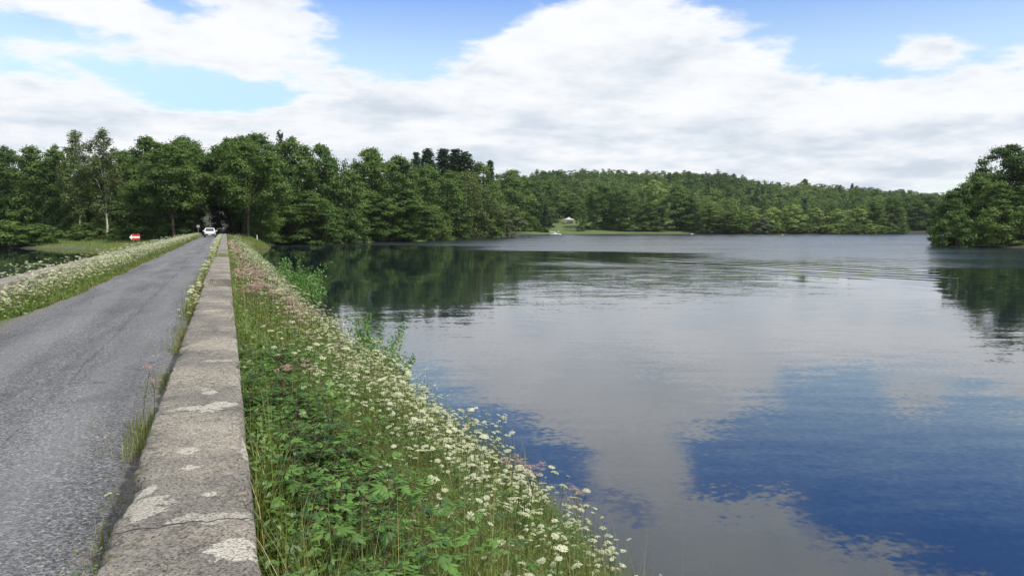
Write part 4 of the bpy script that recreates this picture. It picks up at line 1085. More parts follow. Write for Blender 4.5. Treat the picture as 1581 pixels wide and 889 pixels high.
def bramble_proto(r, spread=0.45, h=0.55, n_cane=9, L0=.052):
    root = empty('bramble'); st, lv = Soup(), Soup()
    for c in range(n_cane):
        a = r.uniform(0, 6.28); d = np.array([math.cos(a), math.sin(a), 0]); hh = h * r.uniform(.55, 1.1); ln = spread * r.uniform(.5, 1.2)
        t = np.linspace(0, 1, 8); pts = np.column_stack([d[0] * ln * t, d[1] * ln * t, hh * np.sin(np.pi * (t * .72)) + .02])
        st.add(tube(pts, np.linspace(.0035, .0015, 8), 4), .4)
        for q in np.linspace(.18, 1, 13):
            p = np.array([np.interp(q, t, pts[:, j]) for j in range(3)]); aa = r.uniform(0, 6.28)
            pe = p + np.array([math.cos(aa), math.sin(aa), .35]) * .045
            v, s = bramble_leaf(r, pe, aa, L0 * r.uniform(.7, 1.35), r.uniform(0, .55)); lv.add(v, s)
            st.add(tube(np.array([p, pe]), [.0012, .0009], 3), .5)
    st.build('cane', [M_REDSTEM], root); lv.build('leaves', [M_BRAMBLE], root)
    return root
r = np.random.default_rng(41)
bram = [bramble_proto(r) for _ in range(5)]
G_BR = 'brambles between the parapet and the bank'
n_b = 0
for i in range(78):
    y = 1.6 + 9.0 * r.random() ** 1.1; x = r.uniform(0.32, 0.60 + 0.50 * (1 - sstep(y, 3.5, 6.0)))
    place(bram[i % 5], i, x, y, float(bank_top(x, y)) - 0.02, r.uniform(0.8, 1.15), r.uniform(0, 6.28), (0, 0.08), 'dark green bramble crowding the foot of the near parapet', 'bramble', G_BR)
o = place(bramble_proto(r, .28, .16, 5, .05), 0, 0.13, 6.9, 2.62, 1.0, 2.6, (0, 0), 'small bramble spray creeping over the parapet top', 'bramble', None)

# ---- shrubs and reeds at the water
def shrub_proto(r, H=1.5, R=.8):
    root = empty('shoreline_shrub'); st, lv = Soup(), Soup()
    for c in range(22):
        a = r.uniform(0, 6.28); e = np.array([math.cos(a) * R * r.uniform(.1, 1), math.sin(a) * R * r.uniform(.1, 1), H * r.uniform(.45, 1)])
        t = np.linspace(0, 1, 6); pts = np.column_stack([e[0] * t ** 1.4, e[1] * t ** 1.4, e[2] * t]); st.add(tube(pts, np.linspace(.009, .002, 6), 4), .4)
        n = 75; q = r.uniform(.2, 1, n); pp = np.column_stack([np.interp(q, t, pts[:, j]) for j in range(3)]) + r.normal(size=(n, 3)) * .05
        lv.add(leaf_polys(pp, rand_dir(r, n) + [0, 0, .6], r.uniform(.06, .11, n), .034, r), np.clip(.5 + r.normal(size=n) * .22, 0, 1))
    st.build('branches', [M_BARK], root); lv.build('leaves', [M_SHRUB], root); return root
r = np.random.default_rng(51)
shr = [shrub_proto(r) for _ in range(3)]
SH = [(2.9, 34.5, 1.6, 'bright green shrub against the dark reflection, the larger of the two bushes'), (2.9, 31.0, 1.4, 'bright green shrub just before the larger bright shrub'), (2.95, 38.8, 1.3, 'bright green shrub just beyond the larger bright shrub'),
      (3.2, 20.0, 1.15, 'slim dark green shrub at the water edge halfway down the bank'), (3.2, 18.2, 1.1, 'dark green shrub leaning over the water halfway down the bank'), (3.25, 16.6, .95, 'small dark green shrub nearest the clump of reeds'),
      (2.95, 48.5, 1.15, 'green shrub far along the water edge, short of the distant bend'), (3.1, 57, 0.9, 'distant green shrub at the foot of the bank'), (3.0, 73, 1.0, 'farthest green shrub on the bank before the grassy corner')]
for i, (x, y, s, lab) in enumerate(SH):
    place(shr[i % 3], i, x, y, float(bank_top(x, y)) - 0.05, s, i * 1.7, (0, 0.06), lab, 'shrub', None)
def blade_soup(r, n, base, h, w, lean=.35, seg=3):
    """curved tapering blades rooted at the given points"""
    a = r.uniform(0, 6.28, n); H = h * np.ones(n); d = np.column_stack([np.cos(a), np.sin(a), np.zeros(n)]); s = np.column_stack([-np.sin(a), np.cos(a), np.zeros(n)])
    tw = r.uniform(-1, 1, n)[:, None]; s = unit(s + d * tw)
    ln = (lean * r.random(n) ** 1.2)[:, None]
    out = []
    ts = np.linspace(0, 1, seg + 1)
    def pos(t): return base + d * (ln * H[:, None] * t ** 2) + np.array([0, 0, 1]) * (H[:, None] * (t - .35 * ln * t ** 2))
    for t0, t1 in zip(ts[:-1], ts[1:]):
        w0 = (w * (1 - t0) ** .7)[:, None] * s / 2 if np.ndim(w) else w * (1 - t0) ** .7 * s / 2
        w1 = (w * (1 - t1) ** .7)[:, None] * s / 2 if np.ndim(w) else w * (1 - t1) ** .7 * s / 2
        out.append(np.stack([pos(t0) - w0, pos(t0) + w0, pos(t1) + w1, pos(t1) - w1], 1))
    return out
r = np.random.default_rng(61)
rs = Soup(); n = 60; b = np.column_stack([r.normal(size=n) * .16, r.normal(size=n) * .16, np.zeros(n)])
for q in blade_soup(r, n, b, r.uniform(.6, 1.0, n), .013, .3): rs.add(q, r.uniform(.2, .6, n))
tag(link('reeds', rs.mesh('reeds', [M_GRASS]), None, (3.85, 13.2, -0.05)), 'clump of upright reeds in the water below the shrubs', 'reeds')

# ---- the rest of the flowery bank: grass, herbs and thousands of heads nobody could count
r = np.random.default_rng(91)
def bank_region(n, y0, y1, r, x0=0.16, x1=3.5, yp=1.0):
    x = r.uniform(x0, x1, n); y = y0 + (y1 - y0) * r.random(n) ** yp
    return bank_x(x, y), y
gs = Soup()
def shag(x, y): return .45 + 1.15 * np.clip(fbm(np.asarray(x) * 1.5, np.asarray(y) * .9, 29, 3) * 1.6 - .3, 0, 1)
def add_grass(x, y, z, h, w, seg, straw=0.12, lean=.45, tone=0.0):
    n = len(x); h = h * np.where(x > .2, shag(x, y), 1.0); sh = np.clip(.45 + tone + r.normal(size=n) * .2 + (fbm(x * .8, y * .8, 17) - .5) * .8, 0, .92); sh = np.where(r.random(n) < straw, .99, sh)
    for q in blade_soup(r, n, np.column_stack([x, y, z]), h, w, lean, seg): gs.add(q, sh)
x, y = bank_region(30000, 1.2, 10, r); add_grass(x, y, bank_top(x, y), r.uniform(.16, .62, len(x)), .0055, 4, .10, .7)
x, y = bank_region(2300, 1.5, 12, r, 1.3, 3.45); add_grass(x, y, bank_top(x, y), r.uniform(.6, 1.0, len(x)), .0045, 4, .55, .4)
x, y = bank_region(34000, 10, 30, r); add_grass(x, y, bank_top(x, y), r.uniform(.2, .6, len(x)), .010, 2, .16)
x, y = bank_region(26000, 30, 80, r); add_grass(x, y, bank_top(x, y), r.uniform(.2, .55, len(x)), .022, 2, .14, tone=.05)
x, y = bank_region(14000, 80, 150, r); add_grass(x, y, bank_top(x, y), r.uniform(.2, .55, len(x)), .045, 1, .10, tone=.1)
# rushes at the water edge
x, y = bank_region(2600, 4, 14, r, 2.85, 3.6); add_grass(x, y, bank_top(x, y), r.uniform(.35, .85, len(x)), .005, 3, .2, .3, -.2)
# verge on the wall foot, road side
x = -0.50 - np.abs(r.normal(size=11000)) * .13 - .10; y = 1.5 + 30 * r.random(11000); k = fbm(y * .7, y * 0, 44) > .38; x, y = x[k], y[k]
add_grass(x, y, 2.13 + 0 * x, r.uniform(.04, .22, len(x)) * (.4 + 1.2 * vnoise(y * 1.3, y * 0, 9)), .006, 2, .2)
x = -0.52 - np.abs(r.normal(size=9000)) * .14 - .04; y = 17 + 110 * r.random(9000) ** 1.1; add_grass(x, y, 2.13 + 0 * x, r.uniform(.12, .55, len(x)), .016, 2, .25)
x = .11 + np.abs(r.normal(size=2600)) * .07; y = 3 + 40 * r.random(2600) ** 1.2; k = fbm(y * .8, y * 0, 61) > .47; x, y = x[k], y[k]; add_grass(x, y, 2.25 + 0 * x, r.uniform(.35, .75, len(x)), .007, 3, .2, 1.0)
# weeds in the two breaks of the wall and creeping over its far top
for (ya, yb, n) in ((17.55, 18.0, 500), (31.1, 34.3, 2600)):
    x = r.uniform(-.42, .12, n); y = r.uniform(ya, yb, n); add_grass(x, y, 2.42 + 0 * x, r.uniform(.25, .6, n) * (.6 if ya < 20 else 1), .012, 2, .25)
# the strip on the far side of the road and the slope behind its wall
x = r.uniform(-4.66, -3.75, 26000); y = 9 + 60 * r.random(26000) ** 1.3; k = x < -3.80 - .25 * fbm(y * 1.1, y * 0, 3) + .1 - .62 * (1 - sstep(y, 13, 24)); x, y = x[k], y[k]
add_grass(x, y, 2.11 + 0 * x, r.uniform(.15, .5, len(x)) * (0.35 + 0.65 * sstep(-x, 3.85, 4.3)), .013, 2, .10, tone=-.05)
x = r.uniform(-4.66, -3.85, 9000); y = 60 + 90 * r.random(9000); add_grass(x, y, 2.11 + 0 * x, r.uniform(.15, .5, len(x)), .035, 2, .12)
x = r.uniform(-9.2, -5.2, 16000); y = 8 + 120 * r.random(16000) ** 1.2; add_grass(x, y, bank_top(x, y), r.uniform(.25, .6, len(x)), .02, 2, .15)
# grassy spit on the left and the corner on the right
def px_scatter(n, poly):
    P = np.array(shore(poly)); lo, hi = P.min(0), P.max(0); q = r.uniform(lo, hi, (n, 2)); return q[signed_dist(q[:, 0], q[:, 1], P.tolist()) < 0]
q = px_scatter(60000, [(55, 383.6), (120, 384.5), (150, 387), (200, 392), (300, 372), (290, 366), (230, 368), (150, 372), (60, 375)])
zt = terrain_z(q[:, 0], q[:, 1]); q = q[zt > .05]; zt = zt[zt > .05]; add_grass(q[:, 0], q[:, 1], zt - .03, r.uniform(.2, .55, len(q)), .05, 2, .05, .5, .22)
q = np.column_stack([r.uniform(1.5, 16, 26000), r.uniform(108, 166, 26000)])
zt = np.maximum(terrain_z(q[:, 0], q[:, 1]), bank_z(q[:, 0], q[:, 1]) * (q[:, 1] < 150)); k = (zt > .05) & (q[:, 0] > .3) & (signed_dist(q[:, 0], q[:, 1], CORNER) < 0); add_grass(q[k, 0], q[k, 1], zt[k] - .03, r.uniform(.25, .6, k.sum()), .05, 2, .03, .5, .25)
tag(gs.build('grass', [M_GRASS]), 'green and straw coloured grass on the banks and verges', kind='stuff')

hb = Soup()                                                   # broad herb leaves low between the stems
def add_herb(x, y, z, L, n_each, hgt):
    n = len(x)
    for j in range(n_each):
        p = np.column_stack([x + r.normal(size=n) * .06, y + r.normal(size=n) * .06, z + hgt * r.random(n)])
        hb.add(leaf_polys(p, rand_dir(r, n) * .8 + [0, 0, .9], L * r.uniform(.6, 1.3, n), L * .45, r), np.clip(.42 + r.normal(size=n) * .2, 0, 1))
x, y = bank_region(3600, 1.5, 10, r); add_herb(x, y, bank_top(x, y), .042, 6, .36)
x, y = bank_region(4200, 10, 30, r); add_herb(x, y, bank_top(x, y), .09, 6, .42)
x, y = bank_region(3000, 30, 90, r); add_herb(x, y, bank_top(x, y), .18, 5, .45)
x = 0.16 + np.abs(r.normal(size=1500)) * .16; y = 1.5 + 16 * r.random(1500); add_herb(x, y, bank_top(x, y), .055, 6, .45)
x = 0.10 + r.random(420) * .10; y = 2.5 + 30 * r.random(420) ** 1.2; k = fbm(y * .8, y * 0, 61) > .5; add_herb(x[k], y[k], 2.5 + 0 * x[k], .05, 7, .28)
x = r.uniform(-4.6, -3.95, 2600); y = 10 + 70 * r.random(2600) ** 1.3; add_herb(x, y, 2.1 + 0 * x, .09, 4, .25)
x = -0.58 - np.abs(r.normal(size=700)) * .12; y = 1.8 + 16 * r.random(700); k = fbm(y * .7, y * 0, 44) > .45; x, y = x[k], y[k]; add_herb(x, y, 2.13 + 0 * x, .03, 4, .08)
tag(hb.build('undergrowth', [M_HERB]), 'low leafy herbs between the flower stems', kind='stuff')

fl = Soup()
variants = [coarse_umbel(r) for _ in range(5)]
mid_var = [umbel_soup(r, n_ray=15, n_fl=4, rays=False, dome=.25, fl=.0075) for _ in range(4)]
far_var = [coarse_umbel(r, n=5) for _ in range(3)]
nest_var = []
for _ in range(3):
    q_ = coarse_umbel(r, n=12); q_.b = [(v * np.array([.62, .62, 1.25]), s, np.full(len(m), 2, np.int32)) for v, s, m in q_.b]; nest_var.append(q_)
def add_heads(x, y, z, vs_, s, stems=True, sw=.004, bias=(0.05, -0.05)):
    n = len(x); vi = r.integers(0, len(vs_), n); tl = r.normal(size=(n, 2)) * .22 + np.array(bias)
    M = mats4(np.column_stack([x, y, z]), r.uniform(0, 6.28, n), s, tl); own = r.normal(size=n) * .26 - .04
    for v in range(len(vs_)):
        k = vi == v
        if k.any(): fl.merge(vs_[v], M[k], own[k])
    if stems:
        a = r.uniform(0, 6.28, n); o = np.column_stack([np.cos(a), np.sin(a), 0 * a]) * sw / 2; p = np.column_stack([x, y, z]); b = p - np.column_stack([r.normal(size=n) * .06, r.normal(size=n) * .06, .3 + .25 * r.random(n)])
        fl.add(np.stack([b - o, b + o, p + o, p - o], 1), r.random(n), 1)
def flower_field(n, y0, y1, vs_, s, yp=1.0, sw=.004, thin=1.0):
    x, y = bank_region(n, y0, y1, r, .4, 3.35, yp)
    xn = np.where(x > .25, .25 + (x - .25) / BF(y), x)
    pr = (sstep(xn, .6, 1.4) * .9 + .10) * (.12 + 1.0 * sstep(fbm(x * 1.3, y * .6, 23), .40, .60)) * (1 - .55 * sstep(xn, 2.8, 3.35))
    k = r.random(n) < pr * thin; x, y = x[k], y[k]
    add_heads(x, y, bank_top(x, y) + .12 + r.uniform(.32, .72, len(x)) * shag(x, y), vs_, s * r.uniform(.45, 1.40, len(x)), True, sw)
    q = r.random(len(x)) < .16; x, y = x[q] + .1, y[q] + .1
    add_heads(x, y, bank_top(x, y) + .15 + r.uniform(.3, .72, len(x)) * shag(x, y), nest_var, s * .75 * r.uniform(.6, 1.2, len(x)), True, sw)
flower_field(650, 4.5, 9.0, mid_var, .60, 1.0, .003)
flower_field(5200, 8.0, 20, mid_var, .78, 1.0, .004)
flower_field(7200, 20, 42, variants, 1.0, 1.0, .006)
flower_field(7000, 42, 85, variants, 1.35, 1.0, .01)
flower_field(5500, 85, 140, far_var, 2.0, 1.0, .02)
def strip(n, x0, x1, y0, y1, z0, z1, vs_, s, sw, yp=1.0):
    x = r.uniform(x0, x1, n); y = y0 + (y1 - y0) * r.random(n) ** yp
    add_heads(x, y, r.uniform(z0, z1, n), vs_, s * r.uniform(.65, 1.3, n), True, sw)
strip(350, -4.8, -4.5, 22, 40, 2.60, 2.84, mid_var, .9, .004)
strip(2300, -4.64, -4.1, 12.0, 40, 2.30, 2.72, mid_var, .85, .004, 1.2)
strip(4000, -4.80, -3.95, 32, 90, 2.35, 2.80, variants, 1.25, .008)
strip(2800, -4.85, -3.85, 80, 145, 2.30, 2.78, far_var, 2.6, .02)
strip(230, -6.1, -5.25, 9, 30, 2.4, 2.95, mid_var, .95, .004)
strip(700, -6.2, -5.2, 26, 125, 2.3, 2.8, variants, 1.9, .01)
strip(260, -.75, -.50, 15, 60, 2.4, 2.75, mid_var, 1.2, .005, 1.2)
strip(700, -.95, -.50, 50, 130, 2.35, 2.8, variants, 2.0, .012)
tag(fl.build('wildflowers', [M_UMBEL, M_STEM, M_GREENUMB]), 'countless white and cream umbels of wild carrot along both banks', kind='stuff')
pk = Soup()
def cluster(): 
    s = Soup(); n = 14; s.add(leaf_polys(r.normal(size=(n, 3)) * [.045, .045, .014], rand_dir(r, n) + [0, 0, 1], .045, .038, r), np.clip(.45 + r.normal(size=n) * .3, 0, 1)); return s
cv = [cluster() for _ in range(4)]
x = .25 + np.abs(r.normal(size=190)) * .5; y = 20 + 60 * r.random(190) ** 1.2
M = mats4(np.column_stack([x, y, bank_top(x, y) + r.uniform(.4, .7, 190)]), r.uniform(0, 6, 190), r.uniform(.7, 1.1, 190) * (1 + y / 120)); vi = r.integers(0, 4, 190)
for v in range(4): pk.merge(cv[v], M[vi == v], r.normal(size=(vi == v).sum()) * .2)
tag(pk.build('flowers', [M_PINK]), 'faded pink flowers mingled along the wall beyond the thick patch', kind='stuff')

# a few weeds of their own at the road edge
for i, (px_, py_, kx, lab) in enumerate([(186, 800, .5, 'small white carrot flower hanging over the asphalt by the near parapet'), (280, 505, .6, 'white carrot at the road edge beside the middle of the near parapet'), (296, 478, .6, 'pale carrot at the road edge near the broken parapet')]):
    x, y = px_plant(px_, py_, 2.2)
    place(protos[i + 2], i, min(x, -.52), y, 2.12, kx, i * 2.0, (-.05, -.16), lab, 'wild carrot', None)
dg = Soup(); n = 7; b = np.column_stack([r.normal(size=n) * .02, r.normal(size=n) * .02, np.zeros(n)])
for q in blade_soup(r, n, b, r.uniform(.35, .55, n), .004, .9, 5): dg.add(q, np.full(n, .99))
x, y = px_plant(196, 715, 2.15)
tag(link('dry_grass_tuft', dg.mesh('dry_grass_tuft', [M_GRASS]), None, (-0.62, y, 2.12)), 'thin tuft of dry straw arching over the asphalt', 'grass tuft')

# ================================================================== CAR, SIGNS, BOATS, TENT
M_PAINT = plain_mat('white_car_paint', (0.72, 0.73, 0.75), 0.25, 0.6)
M_GLASS = plain_mat('dark_window_glass', (0.03, 0.04, 0.045), 0.05, 0.9)
M_RUBBER = plain_mat('black_rubber', (0.02, 0.02, 0.02), 0.8)
M_BLACK = plain_mat('black_plastic', (0.03, 0.03, 0.032), 0.5)
M_METAL = plain_mat('grey_metal', (0.42, 0.42, 0.43), 0.45, 0.5, 0.1, 4, 0.6)
M_REDLAMP = plain_mat('red_lamp_plastic', (0.16, 0.02, 0.02), 0.25, 0.6)
M_PLATE = plain_mat('plate_white', (0.75, 0.75, 0.72), 0.5)
M_RED = plain_mat('red_board_paint', (0.46, 0.035, 0.03), 0.55, 0.3, 0.12, 3)
M_WHITE = plain_mat('white_board_paint', (0.78, 0.78, 0.74), 0.55, 0.3, 0.06, 4)
M_WOOD = plain_mat('weathered_wood', (0.30, 0.24, 0.17), 0.9, 0.1, 0.25, 5)
M_PALEW = plain_mat('pale_weathered_wood', (0.48, 0.46, 0.41), 0.9, 0.1, 0.2, 5)
M_HULL = plain_mat('white_hull_gelcoat', (0.80, 0.81, 0.82), 0.3, 0.5)
M_CREAM = plain_mat('cream_hull', (0.58, 0.56, 0.48), 0.4, 0.4)
M_CANVAS = plain_mat('white_canvas', (0.82, 0.82, 0.80), 0.85, 0.1, 0.05, 1)
M_YELLOW = plain_mat('yellow_buoy', (0.70, 0.42, 0.06), 0.5)
M_JETTY = plain_mat('dark_jetty_timber', (0.055, 0.050, 0.048), 0.9, 0.1, 0.3, 4)

def bm_obj(name, bm, mat, parent=None, smooth=False):
    me = bpy.data.meshes.new(name); bmesh.ops.recalc_face_normals(bm, faces=bm.faces); bm.to_mesh(me); bm.free()
    me.materials.append(mat)
    if smooth:
        for p in me.polygons: p.use_smooth = True
    return link(name, me, parent)
def add_box(bm, c, s, rot=None):
    M = Matrix.Translation(c) @ (rot or Matrix.Identity(4)) @ Matrix.Diagonal((s[0], s[1], s[2], 1))
    bmesh.ops.create_cube(bm, size=1.0, matrix=M)
def box(name, c, s, mat, parent=None, bev=0.0, rot=None):
    bm = bmesh.new(); add_box(bm, c, s, rot)
    if bev: bmesh.ops.bevel(bm, geom=bm.edges[:], offset=bev, segments=2, affect='EDGES')
    return bm_obj(name, bm, mat, parent)
def add_cyl(bm, p0, p1, r0, r1=None, seg=14):
    p0, p1 = Vector(p0), Vector(p1); d = p1 - p0
    M = Matrix.Translation((p0 + p1) / 2) @ d.to_track_quat('Z', 'Y').to_matrix().to_4x4()
    bmesh.ops.create_cone(bm, cap_ends=True, segments=seg, radius1=r0, radius2=r0 if r1 is None else r1, depth=d.length, matrix=M)
def cyl(name, p0, p1, r0, mat, parent=None, r1=None, seg=14):
    bm = bmesh.new(); add_cyl(bm, p0, p1, r0, r1, seg); return bm_obj(name, bm, mat, parent, False)
def prism(name, outline, axis_len, mat, parent=None, bev=0.0):
    """outline in (x, z), extruded along y"""
    bm = bmesh.new(); n = len(outline)
    a = [bm.verts.new((x, -axis_len / 2, z)) for x, z in outline]; b = [bm.verts.new((x, axis_len / 2, z)) for x, z in outline]
    bm.faces.new(a[::-1]); bm.faces.new(b)
    for i in range(n): bm.faces.new((a[i], a[(i + 1) % n], b[(i + 1) % n], b[i]))
    if bev: bmesh.ops.bevel(bm, geom=bm.edges[:], offset=bev, segments=2, affect='EDGES')
    return bm_obj(name, bm, mat, parent)

# ---- white estate car driving away, seen from behind
def make_car(loc):
    car = empty('car', loc, 0, 'small white hatchback car on the causeway road before the wood', 'car')
    # stations along y (rear -2.05 .. nose 2.05): half width and height of the shell at sill, waist and roof
    st = [(-2.05, .70, .34, .60, .80), (-1.98, .78, .28, .64, .86), (-1.6, .82, .24, .68, .90), (-.4, .84, .22, .70, .90), (.9, .84, .22, .69, .88), (1.55, .82, .24, .64, .80), (1.95, .76, .28, .56, .68), (2.05, .68, .34, .50, .60)]
    bm = bmesh.new(); rings = []
    for y, w, zb, zm, zt in st:
        prof = [(-w * .86, zb), (-w * .98, zb + .10), (-w, zm - .08), (-w * .985, zm + .06), (-w * .94, zt), (-w * .5, zt + .03), (w * .5, zt + .03), (w * .94, zt), (w * .985, zm + .06), (w, zm - .08), (w * .98, zb + .10), (w * .86, zb)]
        rings.append([bm.verts.new((x, y, z)) for x, z in prof])
    n = len(rings[0])
    for a, b in zip(rings[:-1], rings[1:]):
        for i in range(n): bm.faces.new((a[i], a[(i + 1) % n], b[(i + 1) % n], b[i]))
    bm.faces.new(rings[0][::-1]); bm.faces.new(rings[-1])
    body = bm_obj('body', bm, M_PAINT, car, True)
    bm = bmesh.new(); rings = []                               # cabin
    for y0, y1, w, z in [(-1.93, 1.15, .79, .86), (-1.72, .62, .72, 1.16), (-1.55, .30, .64, 1.38), (-1.45, .18, .56, 1.43)]:
        rings.append([bm.verts.new(v) for v in ((-w, y0 + .05, z), (w, y0 + .05, z), (w, y1, z), (-w, y1, z))])
    for a, b in zip(rings[:-1], rings[1:]):
        for i in range(4): bm.faces.new((a[i], a[(i + 1) % 4], b[(i + 1) % 4], b[i]))
    bm.faces.new(rings[-1]); bm.faces.new(rings[0][::-1])
    bmesh.ops.bevel(bm, geom=bm.edges[:], offset=.03, segments=2, affect='EDGES')
    bm_obj('cabin', bm, M_PAINT, car)
    def pane(name, q):
        bm = bmesh.new(); f = bm.faces.new([bm.verts.new(v) for v in q]); bmesh.ops.recalc_face_normals(bm, faces=bm.faces)
        r_ = bmesh.ops.extrude_face_region(bm, geom=[f]); nrm = (Vector(q[1]) - Vector(q[0])).cross(Vector(q[3]) - Vector(q[0])).normalized() * .018
        bmesh.ops.translate(bm, vec=nrm, verts=[v for v in r_['geom'] if isinstance(v, bmesh.types.BMVert)])
        return bm_obj(name, bm, M_GLASS, car)
    pane('rear_window', [(-.63, -1.83, .94), (.63, -1.83, .94), (.54, -1.532, 1.34), (-.54, -1.532, 1.34)])
    pane('windscreen', [(.66, 1.01, .94), (-.66, 1.01, .94), (-.55, .315, 1.34), (.55, .315, 1.34)])
    for s in (-1, 1):
        q = [(s * .768, -1.62, .94), (s * .768, .88, .94), (s * .655, .25, 1.33), (s * .655, -1.42, 1.33)]
        pane('side_window', q[::-1] if s < 0 else q)
        box('tail_light', (s * .71, -2.03, .70), (.12, .08, .16), M_REDLAMP, car, .015)
        box('headlight', (s * .60, 2.02, .56), (.28, .10, .14), M_WHITE, car, .02)
        mr = box('mirror', (s * .93, .62, .98), (.26, .12, .17), M_PAINT, car, .03)
        for y in (-1.28, 1.27):
            bm = bmesh.new(); add_cyl(bm, (s * .66, y, .30), (s * .84, y, .30), .30, seg=24)
            wh = bm_obj('wheel', bm, M_RUBBER, car); cyl('rim', (s * .835, y, .30), (s * .85, y, .30), .19, M_METAL, wh, seg=20)
    bp = box('rear_bumper', (0, -2.07, .42), (1.56, .16, .24), M_BLACK, car, .04)
    box('front_bumper', (0, 2.06, .40), (1.5, .14, .22), M_BLACK, car, .04)
    box('number_plate', (0, -2.158, .44), (.52, .02, .11), M_PLATE, car, .004)
    cyl('exhaust', (-.5, -2.16, .25), (-.5, -1.8, .25), .03, M_METAL, car)
    return car
make_car((-2.28, 131.0, float(road_z(131.0)) + 0.03))

def ground_at(x, y): return float(terrain_z(np.array([x]), np.array([y]))[0])
FACE = -YAW     # turned squarely to someone standing on the parapet
# ---- red board with a white arrow
p = at_depth(209, 376, 136); gz = max(ground_at(p[0], p[1]), .3)
sg = empty('arrow_sign', (p[0], p[1], gz), 0.32, 'red board with a white arrow pointing left, on two posts in the grass', 'sign')
s = 136 / F_PX
top = float(at_depth(209, 361.5, 136)[2]) - gz; hgt = 9.4 * s; mid = top - hgt / 2
bw = 11.6 * s
box('board', (bw * .10, 0, mid), (bw, .05, hgt), M_RED, sg, .008)
ah, aw = hgt * .30, bw * .42
prism('arrow', [(bw * .56, mid + ah / 2), (bw * .56, mid - ah / 2), (-bw * .40, mid - ah / 2), (-bw * .40, mid - hgt * .46), (-bw * .40 - aw * .78, mid), (-bw * .40, mid + hgt * .46), (-bw * .40, mid + ah / 2)], .03, M_WHITE, sg).location = (0, -.044, 0)
for q in (-.22, .42): box('post', (bw * q, .075, top * .46), (.09, .09, top * .92 + .5), M_WOOD, sg, .01)
# ---- small pale sign at the mouth of the wood
p = at_depth(306, 352, 139); gz = 2.0
sg = empty('road_sign', (p[0], p[1], gz), 0.15, 'small pale grey sign on a post at the mouth of the wood', 'sign')
t_ = float(at_depth(306, 347.5, 139)[2]) - gz
box('plate', (0, -.04, t_ - .22), (.50, .03, .42), M_METAL, sg, .02); cyl('post', (0, 0, -.2), (0, 0, t_), .03, M_METAL, sg)
# ---- white marker post
p = at_depth(397, 371, 142); gz = max(ground_at(p[0], p[1]), 1.0)
t_ = float(at_depth(397, 362.5, 142)[2]) - gz
mp = empty('marker_post', (p[0], p[1], gz), 0, 'slim white marker post in the bright grass at the causeway corner', 'post')
cyl('shaft', (0, 0, -.3), (0, 0, t_ - .12), .085, M_WHITE, mp, .075); cyl('cap', (0, 0, t_ - .12), (0, 0, t_), .10, M_METAL, mp, .05)

# ---- boats
def hull(name, L, W, H, mat, parent):
    bm = bmesh.new(); rings = []
    for t in np.linspace(0, 1, 11):
        w = W / 2 * (1 - t ** 3.2) ** .8 * (.86 + .14 * min(1, t * 4)); y = (t - .5) * L; zr = H * (1 + .28 * t ** 2); k = .12 * t ** 3 * H
        w = max(w, .02)
        rings.append([bm.verts.new(v) for v in ((-w * .9, y, zr), (-w, y, zr - .05), (-w * .86, y, H * .35 + k), (-w * .3, y, -.12 + k * 2), (w * .3, y, -.12 + k * 2), (w * .86, y, H * .35 + k), (w, y, zr - .05), (w * .9, y, zr), (w * .62, y, zr - .02), (w * .55, y, H * .55), (-w * .55, y, H * .55), (-w * .62, y, zr - .02))])
    n = len(rings[0])
    for a, b in zip(rings[:-1], rings[1:]):
        for i in range(n): bm.faces.new((a[i], a[(i + 1) % n], b[(i + 1) % n], b[i]))
    bm.faces.new(rings[0][::-1]); bm.faces.new(rings[-1])
    return bm_obj(name, bm, mat, parent, True)
def make_boat(x, y, dep, L, rz, mat, label, z=0.0):
    p = at_depth(x, y, dep); b = empty('motorboat', (p[0], p[1], z), rz, label, 'boat', 'small boats at the far shore')
    hull('hull', L, L * .38, L * .15, mat, b)
    bm = bmesh.new(); add_box(bm, (0, L * .05, L * .15 + .22), (L * .24, L * .30, .42)); bmesh.ops.bevel(bm, geom=bm.edges[:], offset=.08, segments=2, affect='EDGES'); bm_obj('cabin', bm, mat, b)
    box('windscreen', (0, L * .215, L * .15 + .42), (L * .22, .03, .26), M_GLASS, b, .01, Matrix.Rotation(.5, 4, 'X'))
    bm = bmesh.new(); add_box(bm, (0, -L * .53, L * .14), (.32, .34, .55)); add_box(bm, (0, -L * .54, -.1), (.12, .14, .6)); bm_obj('outboard_motor', bm, M_BLACK, b)
    return b
d_boat = CAM_Z * F_PX / (363.6 - HOR)
make_boat(858, 363.5, d_boat, 4.4, -YAW + 1.45, M_HULL, 'white motorboat moored on the water off the lawn')
d2 = CAM_Z * F_PX / (361.3 - HOR)
make_boat(848, 361, d2 + 1.0, 6.0, -YAW + 1.70, M_CREAM, 'pale cream boat lying at the bank behind the white motorboat', .12)
make_boat(862, 361, d2 + 3.0, 3.2, -YAW + 1.2, M_HULL, 'small white boat drawn up on the bank behind the moored motorboat', .38)
# ---- dark jetty
d3 = CAM_Z * F_PX / (366.2 - HOR)
p = at_depth(808, 366, d3)
j = empty('jetty', (p[0], p[1], 0), -YAW, 'low dark timber jetty off the silvery willow bush', 'jetty')

bm = bmesh.new(); add_box(bm, (0, 0, .34), (4.4, 1.2, .12)); bm_obj('deck', bm, M_JETTY, j)
for qx in (-2.0, 0, 2.0):
    for qy in (-.5, .5): cyl('pile', (qx, qy, -1.4), (qx, qy, .75), .09, M_JETTY, j, seg=8)
